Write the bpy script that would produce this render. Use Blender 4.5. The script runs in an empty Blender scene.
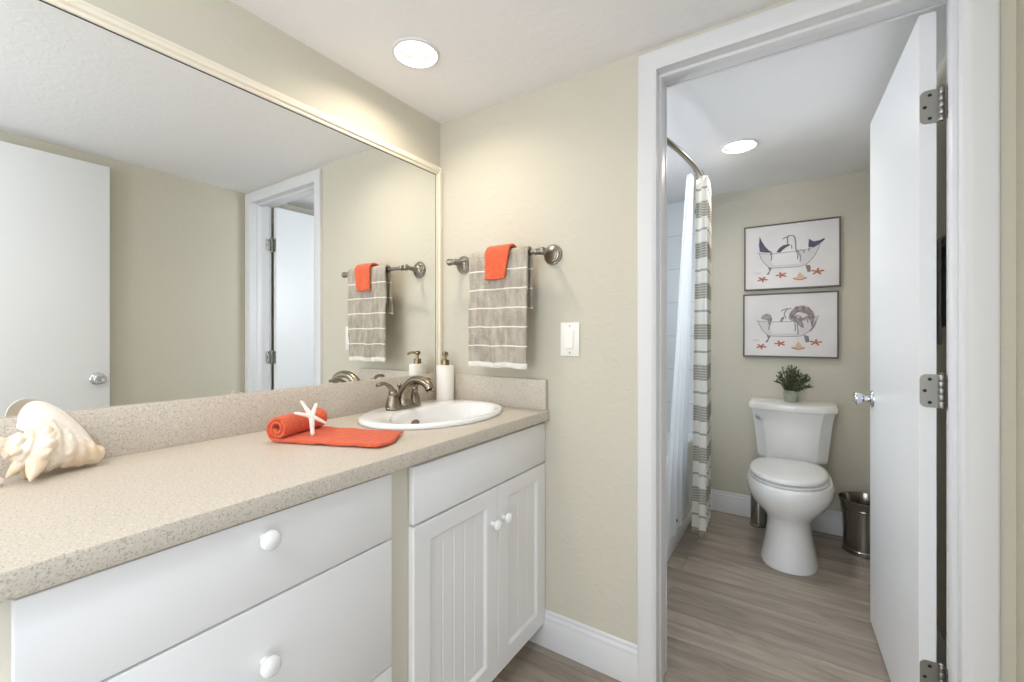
import bpy, bmesh, math, random
from mathutils import Vector, Matrix, noise
PI = math.pi
SC = bpy.context.scene
COL = SC.collection

# ------------------------------------------------------------------ camera, world, exposure
YAW = math.radians(33.37)
cam = bpy.data.cameras.new('camera')
cam.sensor_fit = 'HORIZONTAL'; cam.sensor_width = 36.0
cam.lens = 438.1 * 36.0 / 1024.0
cam.shift_y = -5.5 / 1024.0
cam.clip_start = 0.01
camo = bpy.data.objects.new('camera', cam); COL.objects.link(camo)
camo.location = (1.350, -1.464, 1.178)
camo.rotation_euler = (PI / 2, 0, YAW)
SC.camera = camo

SC.view_settings.view_transform = 'Standard'
SC.view_settings.look = 'None'
SC.view_settings.gamma = 1.0
SC.view_settings.use_curve_mapping = False
SC.view_settings.exposure = 0.0
SC.cycles.max_bounces = 16
SC.cycles.diffuse_bounces = 10
SC.cycles.glossy_bounces = 6
SC.cycles.transparent_max_bounces = 16

world = bpy.data.worlds.new('world'); SC.world = world
world.use_nodes = True
bg = world.node_tree.nodes['Background']
bg.inputs[0].default_value = (0.80, 0.90, 1.0, 1); bg.inputs[1].default_value = 2.0

def area_light(name, loc, size, watts, color, direction, shape='DISK', parent=None, size_y=None, spread=PI):
    l = bpy.data.lights.new(name, 'AREA'); l.shape = shape; l.size = size
    if size_y: l.size_y = size_y
    l.energy = watts; l.color = color; l.spread = spread
    o = bpy.data.objects.new(name, l); COL.objects.link(o)
    o.rotation_euler = Vector(direction).to_track_quat('-Z', 'Y').to_euler()
    if parent: o.parent = parent; o.location = Vector(loc) - parent.location
    else: o.location = loc
    return o

# daylight at the tub window; added fill from hall and behind the viewer
area_light('window_daylight', (-0.35, 0.62, 1.55), 1.0, 40, (0.90, 0.95, 1.0), (1, 0, -0.1), 'RECTANGLE', size_y=0.8)
area_light('hall_fill', (2.75, -1.95, 1.25), 1.3, 2.5, (0.90, 0.95, 1.0), (-1, 0.0, 0), 'RECTANGLE', size_y=1.9)  # unseen lamp added as cool frontal fill
area_light('back_fill', (0.90, -3.75, 1.15), 1.6, 40, (0.92, 0.96, 1.0), (0, 1, 0.10), 'RECTANGLE', size_y=1.9)  # unseen lamp added for even light from behind the viewer
CAN_W = {'vanity': 3.7, 'toilet': 3.6, 'dome': 17.0, 'left': 2.0}

# ------------------------------------------------------------------ materials
def lin(c):
    r = []
    for v in c[:3]:
        v = v / 255.0
        r.append(v / 12.92 if v <= 0.04045 else ((v + 0.055) / 1.055) ** 2.4)
    return (r[0], r[1], r[2], 1.0)

def mat(name, rgb=(200, 200, 200), rough=0.5, metal=0.0, bump=None, spec=0.5, coat=0.0, vary=None, sheen=0.0):
    """bump=(scale, strength[, distance]); vary=(scale, rgb2, amount)"""
    m = bpy.data.materials.new(name); m.use_nodes = True
    nt = m.node_tree; b = nt.nodes['Principled BSDF']
    b.inputs['Base Color'].default_value = lin(rgb)
    b.inputs['Roughness'].default_value = rough
    b.inputs['Metallic'].default_value = metal
    b.inputs['Specular IOR Level'].default_value = spec
    if coat: b.inputs['Coat Weight'].default_value = coat; b.inputs['Coat Roughness'].default_value = 0.08
    if sheen: b.inputs['Sheen Weight'].default_value = sheen
    tc = nt.nodes.new('ShaderNodeTexCoord')
    if bump:
        n = nt.nodes.new('ShaderNodeTexNoise'); n.inputs['Scale'].default_value = bump[0]; n.inputs['Detail'].default_value = 3
        nt.links.new(tc.outputs['Object'], n.inputs['Vector'])
        bp = nt.nodes.new('ShaderNodeBump'); bp.inputs['Strength'].default_value = bump[1]
        bp.inputs['Distance'].default_value = bump[2] if len(bump) > 2 else 0.002
        nt.links.new(n.outputs['Fac'], bp.inputs['Height']); nt.links.new(bp.outputs['Normal'], b.inputs['Normal'])
    if vary:
        n = nt.nodes.new('ShaderNodeTexNoise'); n.inputs['Scale'].default_value = vary[0]; n.inputs['Detail'].default_value = 4
        nt.links.new(tc.outputs['Object'], n.inputs['Vector'])
        r = nt.nodes.new('ShaderNodeValToRGB')
        r.color_ramp.elements[0].position = 0.5 - vary[2]; r.color_ramp.elements[1].position = 0.5 + vary[2]
        r.color_ramp.elements[0].color = lin(rgb); r.color_ramp.elements[1].color = lin(vary[1])
        nt.links.new(n.outputs['Fac'], r.inputs['Fac']); nt.links.new(r.outputs['Color'], b.inputs['Base Color'])
    return m

def wall_paint(name, rgb, scale=22, strength=0.22):
    m = mat(name, rgb, 0.62, spec=0.3)
    nt = m.node_tree; b = nt.nodes['Principled BSDF']
    tc = [n for n in nt.nodes if n.type == 'TEX_COORD'][0]
    n = nt.nodes.new('ShaderNodeTexNoise'); n.inputs['Scale'].default_value = scale; n.inputs['Detail'].default_value = 2.5
    n.inputs['Distortion'].default_value = 1.2
    nt.links.new(tc.outputs['Object'], n.inputs['Vector'])
    r = nt.nodes.new('ShaderNodeValToRGB'); r.color_ramp.elements[0].position = 0.46; r.color_ramp.elements[1].position = 0.60
    nt.links.new(n.outputs['Fac'], r.inputs['Fac'])
    bp = nt.nodes.new('ShaderNodeBump'); bp.inputs['Strength'].default_value = strength; bp.inputs['Distance'].default_value = 0.003
    nt.links.new(r.outputs['Color'], bp.inputs['Height']); nt.links.new(bp.outputs['Normal'], b.inputs['Normal'])
    return m

M = {}
M['wall'] = wall_paint('beige_wall_paint', (203, 198, 183), 22, 0.14)
M['ceiling'] = wall_paint('ceiling_paint', (238, 238, 240), 26, 0.12)
M['trim'] = mat('white_trim_paint', (219, 219, 221), 0.42)
M['door'] = mat('white_door_paint', (232, 233, 235), 0.30, bump=(40, 0.03))
M['cab'] = mat('white_cabinet_paint', (236, 236, 237), 0.30)
M['stile'] = mat('beige_cabinet_paint', (216, 211, 196), 0.45)
M['dark'] = mat('dark_plinth', (60, 56, 52), 0.7)
M['cream'] = mat('cream_frame_paint', (232, 224, 206), 0.38)
M['ceramic'] = mat('white_porcelain', (240, 240, 240), 0.10, coat=0.4)
M['seat'] = mat('white_toilet_seat', (236, 236, 236), 0.22)
M['tub'] = mat('white_tub_enamel', (236, 240, 243), 0.15)
M['knob'] = mat('white_ceramic_knob', (244, 244, 244), 0.15, coat=0.4)
M['plastic'] = mat('white_switch_plastic', (240, 238, 232), 0.35)
M['nickel'] = mat('brushed_nickel', (144, 134, 117), 0.27, 1.0)
M['pewter'] = mat('satin_pewter', (150, 143, 132), 0.30, 1.0)
M['hinge'] = mat('satin_hinge_metal', (168, 166, 160), 0.38, 1.0)
M['chrome'] = mat('chrome', (215, 218, 222), 0.08, 1.0)
M['steel'] = mat('brushed_steel', (158, 155, 149), 0.2, 1.0)
M['black'] = mat('black_screw_hole', (28, 27, 26), 0.6)
M['gold'] = mat('brass_pump', (136, 120, 88), 0.25, 1.0)
M['soap'] = mat('white_textured_ceramic', (240, 236, 230), 0.45, bump=(95, 0.5, 0.003))
M['orange'] = mat('coral_terry', (226, 96, 60), 0.95, bump=(260, 1.0, 0.006), spec=0.1, sheen=0.2, vary=(90, (236, 112, 74), 0.2))
M['star'] = mat('white_starfish', (236, 226, 219), 0.8, bump=(260, 0.5))
M['shell'] = mat('cream_shell', (236, 229, 219), 0.45, bump=(70, 0.5, 0.004), vary=(20, (228, 208, 180), 0.14))
M['shellin'] = mat('tan_shell_inside', (196, 166, 124), 0.35)
M['shellwhite'] = mat('white_shell', (244, 236, 228), 0.4, bump=(50, 0.3))
M['pot'] = mat('pale_green_stone_pot', (172, 176, 160), 0.7, bump=(60, 0.4), vary=(35, (148, 154, 138), 0.2))
M['leaf'] = mat('dark_green_leaf', (58, 72, 46), 0.5, vary=(60, (112, 120, 84), 0.18))
M['stem'] = mat('brown_stem', (70, 70, 44), 0.8)
M['frame'] = mat('grey_wood_frame', (104, 99, 92), 0.5)
M['paper'] = mat('white_print', (226, 223, 222), 0.55, vary=(6, (214, 210, 212), 0.2))
M['navy'] = mat('navy_ink', (62, 62, 84), 0.6, vary=(50, (92, 92, 112), 0.2))
M['ink'] = mat('grey_ink', (138, 134, 136), 0.6)
M['mauve'] = mat('mauve_grey_ink', (168, 154, 154), 0.6, vary=(46, (112, 100, 104), 0.14))
M['wash'] = mat('pale_wash_ink', (206, 202, 204), 0.6)
M['rust'] = mat('rust_ink', (178, 104, 82), 0.6)
M['sand'] = mat('sand_ink', (214, 178, 148), 0.6)
M['darktowel'] = mat('charcoal_terry', (176, 172, 167), 0.95, bump=(200, 0.8, 0.004))
M['silver'] = mat('mirror_silver', (249, 251, 250), 0.0, 1.0)
M['edge'] = mat('frame_lip_shadow', (70, 72, 70), 0.3)  # dark tone for the painted shadow of the frame lip

def emissive(name, rgb, strength):
    m = bpy.data.materials.new(name); m.use_nodes = True; nt = m.node_tree
    b = nt.nodes['Principled BSDF']; b.inputs['Base Color'].default_value = lin((240, 240, 240))
    b.inputs['Emission Color'].default_value = lin(rgb); b.inputs['Emission Strength'].default_value = strength
    return m
M['baffle'] = mat('can_baffle', (176, 174, 170), 0.5)
M['filldomeglass'] = emissive('fill_dome_glass', (250, 252, 255), 3.0)  # glow of the added fill dome
M['lens'] = emissive('lamp_lens', (255, 246, 232), 3.0)

def floor_mat():
    m = mat('grey_wood_plank', (140, 128, 116), 0.42, spec=0.4)
    nt = m.node_tree; b = nt.nodes['Principled BSDF']; L = nt.links.new
    tc = [n for n in nt.nodes if n.type == 'TEX_COORD'][0]
    mp = nt.nodes.new('ShaderNodeMapping'); mp.inputs['Location'].default_value = (0.37, 0.05, 0); L(tc.outputs['Object'], mp.inputs['Vector'])
    br = nt.nodes.new('ShaderNodeTexBrick')
    for k, v in (('Scale', 1.0), ('Mortar Size', 0.0012), ('Brick Width', 1.22), ('Row Height', 0.178), ('Bias', 0.0), ('Mortar Smooth', 0.1)):
        br.inputs[k].default_value = v
    br.offset = 0.37
    br.inputs['Color1'].default_value = (0.25, 0.25, 0.25, 1); br.inputs['Color2'].default_value = (0.75, 0.75, 0.75, 1)
    br.inputs['Mortar'].default_value = (0.15, 0.15, 0.15, 1)
    L(mp.outputs['Vector'], br.inputs['Vector'])
    # grain, stretched along the planks and shifted from plank to plank
    sep = nt.nodes.new('ShaderNodeVectorMath'); sep.operation = 'MULTIPLY_ADD'
    sep.inputs[1].default_value = (1.3, 10.0, 1.0); L(tc.outputs['Object'], sep.inputs[0])
    vm = nt.nodes.new('ShaderNodeVectorMath'); vm.operation = 'SCALE'; vm.inputs['Scale'].default_value = 7.0
    L(br.outputs['Color'], vm.inputs[0]); L(vm.outputs['Vector'], sep.inputs[2])
    g = nt.nodes.new('ShaderNodeTexNoise'); g.inputs['Scale'].default_value = 1.5; g.inputs['Detail'].default_value = 7
    g.inputs['Roughness'].default_value = 0.70; g.inputs['Distortion'].default_value = 0.6
    L(sep.outputs['Vector'], g.inputs['Vector'])
    r = nt.nodes.new('ShaderNodeValToRGB'); e = r.color_ramp.elements
    e[0].position = 0.22; e[0].color = lin((116, 106, 95)); e[1].position = 0.78; e[1].color = lin((194, 183, 170))
    x = r.color_ramp.elements.new(0.5); x.color = lin((163, 152, 140))
    L(g.outputs['Fac'], r.inputs['Fac'])
    mx = nt.nodes.new('ShaderNodeMix'); mx.data_type = 'RGBA'; mx.blend_type = 'OVERLAY'; mx.inputs[0].default_value = 0.25
    L(r.outputs['Color'], mx.inputs[6]); L(br.outputs['Color'], mx.inputs[7])
    md = nt.nodes.new('ShaderNodeMix'); md.data_type = 'RGBA'; md.blend_type = 'MULTIPLY'
    L(br.outputs['Fac'], md.inputs[0]); L(mx.outputs[2], md.inputs[6]); md.inputs[7].default_value = (0.6, 0.58, 0.56, 1)
    L(md.outputs[2], b.inputs['Base Color'])
    bp = nt.nodes.new('ShaderNodeBump'); bp.inputs['Strength'].default_value = 0.12; bp.inputs['Distance'].default_value = 0.002
    L(g.outputs['Fac'], bp.inputs['Height']); L(bp.outputs['Normal'], b.inputs['Normal'])
    return m
M['floor'] = floor_mat()

def counter_mat():
    m = mat('speckled_laminate', (214, 203, 187), 0.38, spec=0.4)
    nt = m.node_tree; b = nt.nodes['Principled BSDF']; L = nt.links.new
    tc = [n for n in nt.nodes if n.type == 'TEX_COORD'][0]
    col = None
    base = lin((206, 197, 184))
    prev = None
    for sc, lo, hi, c in ((260, 0.58, 0.66, (178, 169, 158)), (420, 0.60, 0.70, (156, 149, 142)), (150, 0.60, 0.72, (216, 208, 197))):
        n = nt.nodes.new('ShaderNodeTexNoise'); n.inputs['Scale'].default_value = sc; n.inputs['Detail'].default_value = 1.5
        L(tc.outputs['Object'], n.inputs['Vector'])
        r = nt.nodes.new('ShaderNodeMapRange'); r.inputs[1].default_value = lo; r.inputs[2].default_value = hi
        L(n.outputs['Fac'], r.inputs[0])
        mx = nt.nodes.new('ShaderNodeMix'); mx.data_type = 'RGBA'
        L(r.outputs[0], mx.inputs[0])
        if prev is None: mx.inputs[6].default_value = base
        else: L(prev, mx.inputs[6])
        mx.inputs[7].default_value = lin(c)
        prev = mx.outputs[2]
    L(prev, b.inputs['Base Color'])
    return m
M['counter'] = counter_mat()

def tile_mat():
    m = mat('white_wall_tile', (226, 232, 236), 0.2)
    nt = m.node_tree; b = nt.nodes['Principled BSDF']; L = nt.links.new
    g = nt.nodes.new('ShaderNodeNewGeometry'); s = nt.nodes.new('ShaderNodeSeparateXYZ'); L(g.outputs['Position'], s.inputs[0])
    ad = nt.nodes.new('ShaderNodeMath'); ad.operation = 'ADD'; L(s.outputs[0], ad.inputs[0]); L(s.outputs[1], ad.inputs[1])
    cb = nt.nodes.new('ShaderNodeCombineXYZ'); L(ad.outputs[0], cb.inputs[0]); L(s.outputs[2], cb.inputs[1])
    br = nt.nodes.new('ShaderNodeTexBrick')
    for k, v in (('Scale', 1.0), ('Mortar Size', 0.003), ('Brick Width', 0.5), ('Row Height', 0.235)): br.inputs[k].default_value = v
    br.inputs['Color1'].default_value = lin((228, 233, 236)); br.inputs['Color2'].default_value = lin((222, 228, 232))
    br.inputs['Mortar'].default_value = lin((198, 204, 208))
    L(cb.outputs[0], br.inputs['Vector']); L(br.outputs['Color'], b.inputs['Base Color'])
    return m
M['tile'] = tile_mat()

def uv_stripes(name, base, stripe, fn, rough=0.95, bump=(300, 0.7, 0.003), translucent=0.0, mottle=None):
    """fn(nodes, links, v_socket) -> mask socket; stripes follow the cloth's own length (UV v in metres)"""
    m = mat(name, base, rough, spec=0.1, bump=bump)
    nt = m.node_tree; b = nt.nodes['Principled BSDF']; L = nt.links.new
    if mottle:
        tc = [n for n in nt.nodes if n.type == 'TEX_COORD'][0]
        mp = nt.nodes.new('ShaderNodeMapping'); mp.inputs['Scale'].default_value = (1.0, 1.0, 0.35); L(tc.outputs['Object'], mp.inputs['Vector'])
        no = nt.nodes.new('ShaderNodeTexNoise'); no.inputs['Scale'].default_value = 42; no.inputs['Detail'].default_value = 5; L(mp.outputs[0], no.inputs['Vector'])
        cr = nt.nodes.new('ShaderNodeValToRGB'); cr.color_ramp.elements[0].position = 0.36; cr.color_ramp.elements[1].position = 0.64
        cr.color_ramp.elements[0].color = lin(base); cr.color_ramp.elements[1].color = lin(mottle); L(no.outputs['Fac'], cr.inputs['Fac'])
    uv = nt.nodes.new('ShaderNodeUVMap'); s = nt.nodes.new('ShaderNodeSeparateXYZ'); L(uv.outputs[0], s.inputs[0])
    mask = fn(nt, L, s.outputs[1])
    mx = nt.nodes.new('ShaderNodeMix'); mx.data_type = 'RGBA'
    mx.inputs[6].default_value = lin(base); mx.inputs[7].default_value = lin(stripe)
    if mottle: L(cr.outputs[0], mx.inputs[6])
    L(mask, mx.inputs[0]); L(mx.outputs[2], b.inputs['Base Color'])
    if translucent:
        t = nt.nodes.new('ShaderNodeBsdfTranslucent'); L(mx.outputs[2], t.inputs['Color'])
        sh = nt.nodes.new('ShaderNodeMixShader'); sh.inputs[0].default_value = translucent
        L(b.outputs[0], sh.inputs[1]); L(t.outputs[0], sh.inputs[2])
        L(sh.outputs[0], nt.nodes['Material Output'].inputs['Surface'])
    return m

def math_node(nt, L, op, a, bval=None, c=None):
    n = nt.nodes.new('ShaderNodeMath'); n.operation = op
    for i, v in enumerate((a, bval, c)):
        if v is None: continue
        if isinstance(v, (int, float)): n.inputs[i].default_value = v
        else: L(v, n.inputs[i])
    return n.outputs[0]

def towel_mask(nt, L, v):      # v = metres below the bar
    p = math_node(nt, L, 'PINGPONG', math_node(nt, L, 'SUBTRACT', v, 0.0585), 0.0358)
    line = math_node(nt, L, 'LESS_THAN', p, 0.0026)
    end = math_node(nt, L, 'GREATER_THAN', v, 0.407)
    low = math_node(nt, L, 'GREATER_THAN', v, 0.03)
    return math_node(nt, L, 'MAXIMUM', math_node(nt, L, 'MULTIPLY', line, low), end)
M['greytowel'] = uv_stripes('grey_striped_terry', (164, 155, 142), (234, 231, 225), towel_mask, mottle=(190, 182, 170), bump=(160, 1.0, 0.006))

def curtain_mask(nt, L, v):    # v = height above the floor
    p = math_node(nt, L, 'MODULO', math_node(nt, L, 'ADD', v, 0.215 * 6 - 0.728), 0.215)
    band = math_node(nt, L, 'LESS_THAN', p, 0.082)
    fine = math_node(nt, L, 'LESS_THAN', math_node(nt, L, 'MODULO', p, 0.0137), 0.0085)
    fine = math_node(nt, L, 'MULTIPLY_ADD', fine, 0.6, 0.4)
    q = math_node(nt, L, 'ABSOLUTE', math_node(nt, L, 'SUBTRACT', p, 0.149))
    thin = math_node(nt, L, 'LESS_THAN', q, 0.0055)
    return math_node(nt, L, 'MAXIMUM', math_node(nt, L, 'MULTIPLY', band, fine), math_node(nt, L, 'MULTIPLY', thin, 0.9))
M['curtain'] = uv_stripes('white_curtain_taupe_stripes', (244, 242, 237), (178, 174, 160), curtain_mask, 0.9, (200, 0.3), 0.25)

def sheer_mat():
    m = mat('sheer_liner', (240, 244, 248), 0.5)
    nt = m.node_tree; b = nt.nodes['Principled BSDF']; L = nt.links.new
    t = nt.nodes.new('ShaderNodeBsdfTranslucent'); t.inputs['Color'].default_value = (0.9, 0.94, 0.98, 1)
    tr = nt.nodes.new('ShaderNodeBsdfTransparent')
    a = nt.nodes.new('ShaderNodeMixShader'); a.inputs[0].default_value = 0.55
    L(b.outputs[0], a.inputs[1]); L(t.outputs[0], a.inputs[2])
    c = nt.nodes.new('ShaderNodeMixShader'); c.inputs[0].default_value = 0.32
    L(a.outputs[0], c.inputs[1]); L(tr.outputs[0], c.inputs[2])
    L(c.outputs[0], nt.nodes['Material Output'].inputs['Surface'])
    return m
M['sheer'] = sheer_mat()

def pane_mat():
    m = mat('window_glass', (240, 245, 248), 0.05)
    nt = m.node_tree; b = nt.nodes['Principled BSDF']; L = nt.links.new
    tr = nt.nodes.new('ShaderNodeBsdfTransparent')
    c = nt.nodes.new('ShaderNodeMixShader'); c.inputs[0].default_value = 0.88
    L(b.outputs[0], c.inputs[1]); L(tr.outputs[0], c.inputs[2])
    L(c.outputs[0], nt.nodes['Material Output'].inputs['Surface'])
    return m
M['pane'] = pane_mat()

# ------------------------------------------------------------------ mesh helpers
def V(*a): return Vector(a)

def box(bm, lo, hi, bev=0.0, seg=2, mi=0):
    x0, y0, z0 = lo; x1, y1, z1 = hi
    vs = [bm.verts.new(p) for p in ((x0,y0,z0),(x1,y0,z0),(x1,y1,z0),(x0,y1,z0),(x0,y0,z1),(x1,y0,z1),(x1,y1,z1),(x0,y1,z1))]
    fs = [bm.faces.new([vs[i] for i in f]) for f in ((0,3,2,1),(4,5,6,7),(0,1,5,4),(1,2,6,5),(2,3,7,6),(3,0,4,7))]
    for f in fs: f.material_index = mi
    if bev > 0:
        es = list({e for f in fs for e in f.edges})
        bmesh.ops.bevel(bm, geom=es, offset=bev, segments=seg, profile=0.5, affect='EDGES', clamp_overlap=True)
    return fs

def loft(bm, rings, cap0=True, cap1=True, closed=True, mi=0):
    R = [[bm.verts.new(p) for p in r] for r in rings]
    n = len(R[0]); fs = []
    for a, b in zip(R[:-1], R[1:]):
        for i in range(n if closed else n - 1):
            j = (i + 1) % n
            fs.append(bm.faces.new((a[i], a[j], b[j], b[i])))
    if cap0: fs.append(bm.faces.new(list(reversed(R[0]))))
    if cap1: fs.append(bm.faces.new(R[-1]))
    for f in fs: f.material_index = mi
    return R

def frame_of(d):
    d = Vector(d).normalized()
    a = Vector((0, 0, 1)) if abs(d.z) < 0.9 else Vector((1, 0, 0))
    x = a.cross(d).normalized(); y = d.cross(x)
    return x, y, d

def lathe(bm, prof, base, axis=(0, 0, 1), seg=32, cap0=True, cap1=True, sx=1.0, sy=1.0, mi=0):
    x, y, d = frame_of(axis); base = Vector(base)
    if tuple(axis) == (0, 0, 1): x, y = V(1, 0, 0), V(0, 1, 0)
    rings = [[base + d * h + x * (r * sx * math.cos(2*PI*i/seg)) + y * (r * sy * math.sin(2*PI*i/seg)) for i in range(seg)] for r, h in prof]
    return loft(bm, rings, cap0, cap1, mi=mi)

def spline(pts, n):
    pts = [Vector(p) for p in pts]; out = []
    P = [pts[0]*2 - pts[1]] + pts + [pts[-1]*2 - pts[-2]]
    for i in range(1, len(P) - 2):
        for k in range(n):
            t = k / n; a, b, c, d = P[i-1], P[i], P[i+1], P[i+2]
            out.append(0.5 * ((2*b) + (c-a)*t + (2*a-5*b+4*c-d)*t*t + (3*b-a-3*c+d)*t**3))
    out.append(pts[-1]); return out

def tube(bm, pts, rad, seg=12, cap=True, flat=1.0, mi=0):
    pts = [Vector(p) for p in pts]; n = len(pts)
    if isinstance(rad, (int, float)): rad = [rad] * n
    elif len(rad) != n: # resample
        rr = []
        for i in range(n):
            t = i / (n - 1) * (len(rad) - 1); k = min(int(t), len(rad) - 2); rr.append(rad[k] + (rad[k+1] - rad[k]) * (t - k))
        rad = rr
    rings = []; x = None
    for i, p in enumerate(pts):
        d = (pts[min(i+1, n-1)] - pts[max(i-1, 0)]).normalized()
        if x is None: x, y, _ = frame_of(d)
        else:
            x = (x - d * x.dot(d)).normalized(); y = d.cross(x)
        rings.append([p + x * (rad[i] * math.cos(2*PI*k/seg)) + y * (rad[i] * flat * math.sin(2*PI*k/seg)) for k in range(seg)])
    return loft(bm, rings, cap, cap, mi=mi)

def ball(bm, c, r, seg=20, rings=10, sx=1, sy=1, sz=1):
    prof = [(max(1e-4, math.sin(PI*i/rings)) * r, -math.cos(PI*i/rings) * r) for i in range(rings + 1)]
    c = Vector(c)
    R = [[c + V(a*math.cos(2*PI*k/seg)*sx, a*math.sin(2*PI*k/seg)*sy, h*sz) for k in range(seg)] for a, h in prof]
    return loft(bm, R)

def sheet(bm, fn, nu, nv, uvfn=None):
    uvl = bm.loops.layers.uv.new('UVMap') if not bm.loops.layers.uv else bm.loops.layers.uv[0]
    G = [[bm.verts.new(fn(i / nu, j / nv)) for j in range(nv + 1)] for i in range(nu + 1)]
    for i in range(nu):
        for j in range(nv):
            f = bm.faces.new((G[i][j], G[i+1][j], G[i+1][j+1], G[i][j+1]))
            for l, (a, b) in zip(f.loops, ((i, j), (i+1, j), (i+1, j+1), (i, j+1))):
                l[uvl].uv = uvfn(a / nu, b / nv) if uvfn else (a / nu, b / nv)
    return G

def wloc(o):
    p = Vector((0, 0, 0))
    while o: p += o.location; o = o.parent
    return p

def finish(name, bm, mats, parent=None, origin=None, ang=40, smooth=True, solid=0.0, subsurf=0, recalc=True):
    if recalc: bmesh.ops.recalc_face_normals(bm, faces=bm.faces)
    if parent is not None: off = wloc(parent); loc = Vector((0, 0, 0))
    else:
        if origin is None:
            xs = [v.co.x for v in bm.verts]; ys = [v.co.y for v in bm.verts]; zs = [v.co.z for v in bm.verts]
            origin = ((min(xs)+max(xs))/2, (min(ys)+max(ys))/2, min(zs))
        off = Vector(origin); loc = off
    bmesh.ops.translate(bm, verts=bm.verts, vec=-off)
    me = bpy.data.meshes.new(name); bm.to_mesh(me); bm.free()
    for m in (mats if isinstance(mats, (list, tuple)) else [mats]): me.materials.append(M[m] if isinstance(m, str) else m)
    if smooth:
        me.polygons.foreach_set('use_smooth', [True] * len(me.polygons))
        me.set_sharp_from_angle(angle=math.radians(ang))
    o = bpy.data.objects.new(name, me); COL.objects.link(o)
    o.location = loc; o.parent = parent
    if solid:
        s = o.modifiers.new('solid', 'SOLIDIFY'); s.thickness = solid; s.offset = 0
    if subsurf:
        s = o.modifiers.new('sub', 'SUBSURF'); s.levels = subsurf; s.render_levels = subsurf
    return o

def cut(o, cutter_bm):
    """boolean difference baked into o's mesh; cutter in world coordinates"""
    bmesh.ops.recalc_face_normals(cutter_bm, faces=cutter_bm.faces)
    me = bpy.data.meshes.new('c'); cutter_bm.to_mesh(me); cutter_bm.free()
    c = bpy.data.objects.new('c', me); COL.objects.link(c)
    md = o.modifiers.new('b', 'BOOLEAN'); md.operation = 'DIFFERENCE'; md.object = c; md.solver = 'EXACT'
    dg = bpy.context.evaluated_depsgraph_get(); dg.update()
    new = bpy.data.meshes.new_from_object(o.evaluated_get(dg))
    o.modifiers.remove(md); old = o.data; o.data = new
    bpy.data.objects.remove(c); bpy.data.meshes.remove(me); bpy.data.meshes.remove(old)
    o.data.set_sharp_from_angle(angle=math.radians(35))

def tag(o, label, cat=None, group=None, kind=None):
    if label: o['label'] = label
    if cat: o['category'] = cat
    if group: o['group'] = group
    if kind: o['kind'] = kind
    return o

def thing(name, loc, label, cat, group=None, kind=None):
    o = bpy.data.objects.new(name, None); COL.objects.link(o); o.location = loc
    o.empty_display_size = 0.05
    return tag(o, label, cat, group, kind)

def NB(): return bmesh.new()

def prism(bm, poly, lo, hi, plane='xz', mi=0):
    """extrude a polygon (list of 2-D points) between lo and hi along the third axis"""
    def P(a, b, c):
        return {'xz': V(a, c, b), 'yz': V(c, a, b), 'xy': V(a, b, c)}[plane]
    return loft(bm, [[P(a, b, lo) for a, b in poly], [P(a, b, hi) for a, b in poly]], mi=mi)

# ------------------------------------------------------------------ setting
H = 2.127        # ceiling
XR = 1.76        # right wall
YF = 1.764       # far wall of the toilet room
YB = -3.30       # wall behind the camera
PT = 0.115       # partition thickness
D0, D1, DH = 0.955, 1.672, 2.050   # doorway in the partition

def structure(name, bm, m, label, cat, **k):
    o = finish(name, bm, m, **k); return tag(o, label, cat, kind='structure')

b = NB(); box(b, (-0.1, YB - 0.1, -0.08), (3.0, YF + 0.1, 0.0))
structure('floor', b, 'floor', 'grey brown wood plank floor running through both rooms', 'floor', origin=(0, 0, 0))
b = NB(); box(b, (-0.1, YB - 0.1, H), (3.0, YF + 0.1, H + 0.12))
ceil = structure('ceiling', b, 'ceiling', 'white lightly textured flat ceiling over both rooms', 'ceiling', origin=(0, 0, 0))
# left wall with the tub window
WY0, WY1, WZ0, WZ1 = 0.24, 0.98, 1.25, 1.85
b = NB(); box(b, (-0.1, YB - 0.1, 0), (0, YF + 0.1, H))
wl = structure('wall_left', b, 'wall', 'beige painted wall carrying the long mirror', 'wall', origin=(0, 0, 0))
c = NB(); box(c, (-0.2, WY0, WZ0), (0.1, WY1, WZ1)); cut(wl, c)
b = NB(); box(b, (0, 0, 0), (D0 - 0.02, PT, H)); box(b, (D1 + 0.02, 0, 0), (XR, PT, H)); box(b, (D0 - 0.02, 0, DH + 0.02), (D1 + 0.02, PT, H))
structure('wall_middle', b, 'wall', 'beige textured partition wall with towel bar and doorway', 'wall', origin=(0, 0, 0))
b = NB(); box(b, (0, YF, 0), (XR, YF + 0.1, H))
structure('wall_far', b, 'wall', 'beige wall behind the toilet carrying two pictures', 'wall', origin=(0, 0, 0))
b = NB(); box(b, (XR, -1.50, 0), (XR + 0.1, YF + 0.1, H)); box(b, (XR, -2.40, DH), (XR + 0.1, -1.50, H)); box(b, (XR, YB - 0.1, 0), (XR + 0.1, -2.40, H))
structure('wall_right', b, 'wall', 'beige wall on the right, seen in the mirror behind the entry door', 'wall', origin=(0, 0, 0))
BX0, BX1, BZ0, BZ1 = 0.20, 1.60, 0.20, 2.02
b = NB(); box(b, (0, YB - 0.1, 0), (BX0, YB, H)); box(b, (BX1, YB - 0.1, 0), (XR, YB, H)); box(b, (BX0, YB - 0.1, 0), (BX1, YB, BZ0)); box(b, (BX0, YB - 0.1, BZ1), (BX1, YB, H))
structure('wall_back', b, 'wall', 'beige wall behind the viewer', 'wall', origin=(0, 0, 0))

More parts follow.
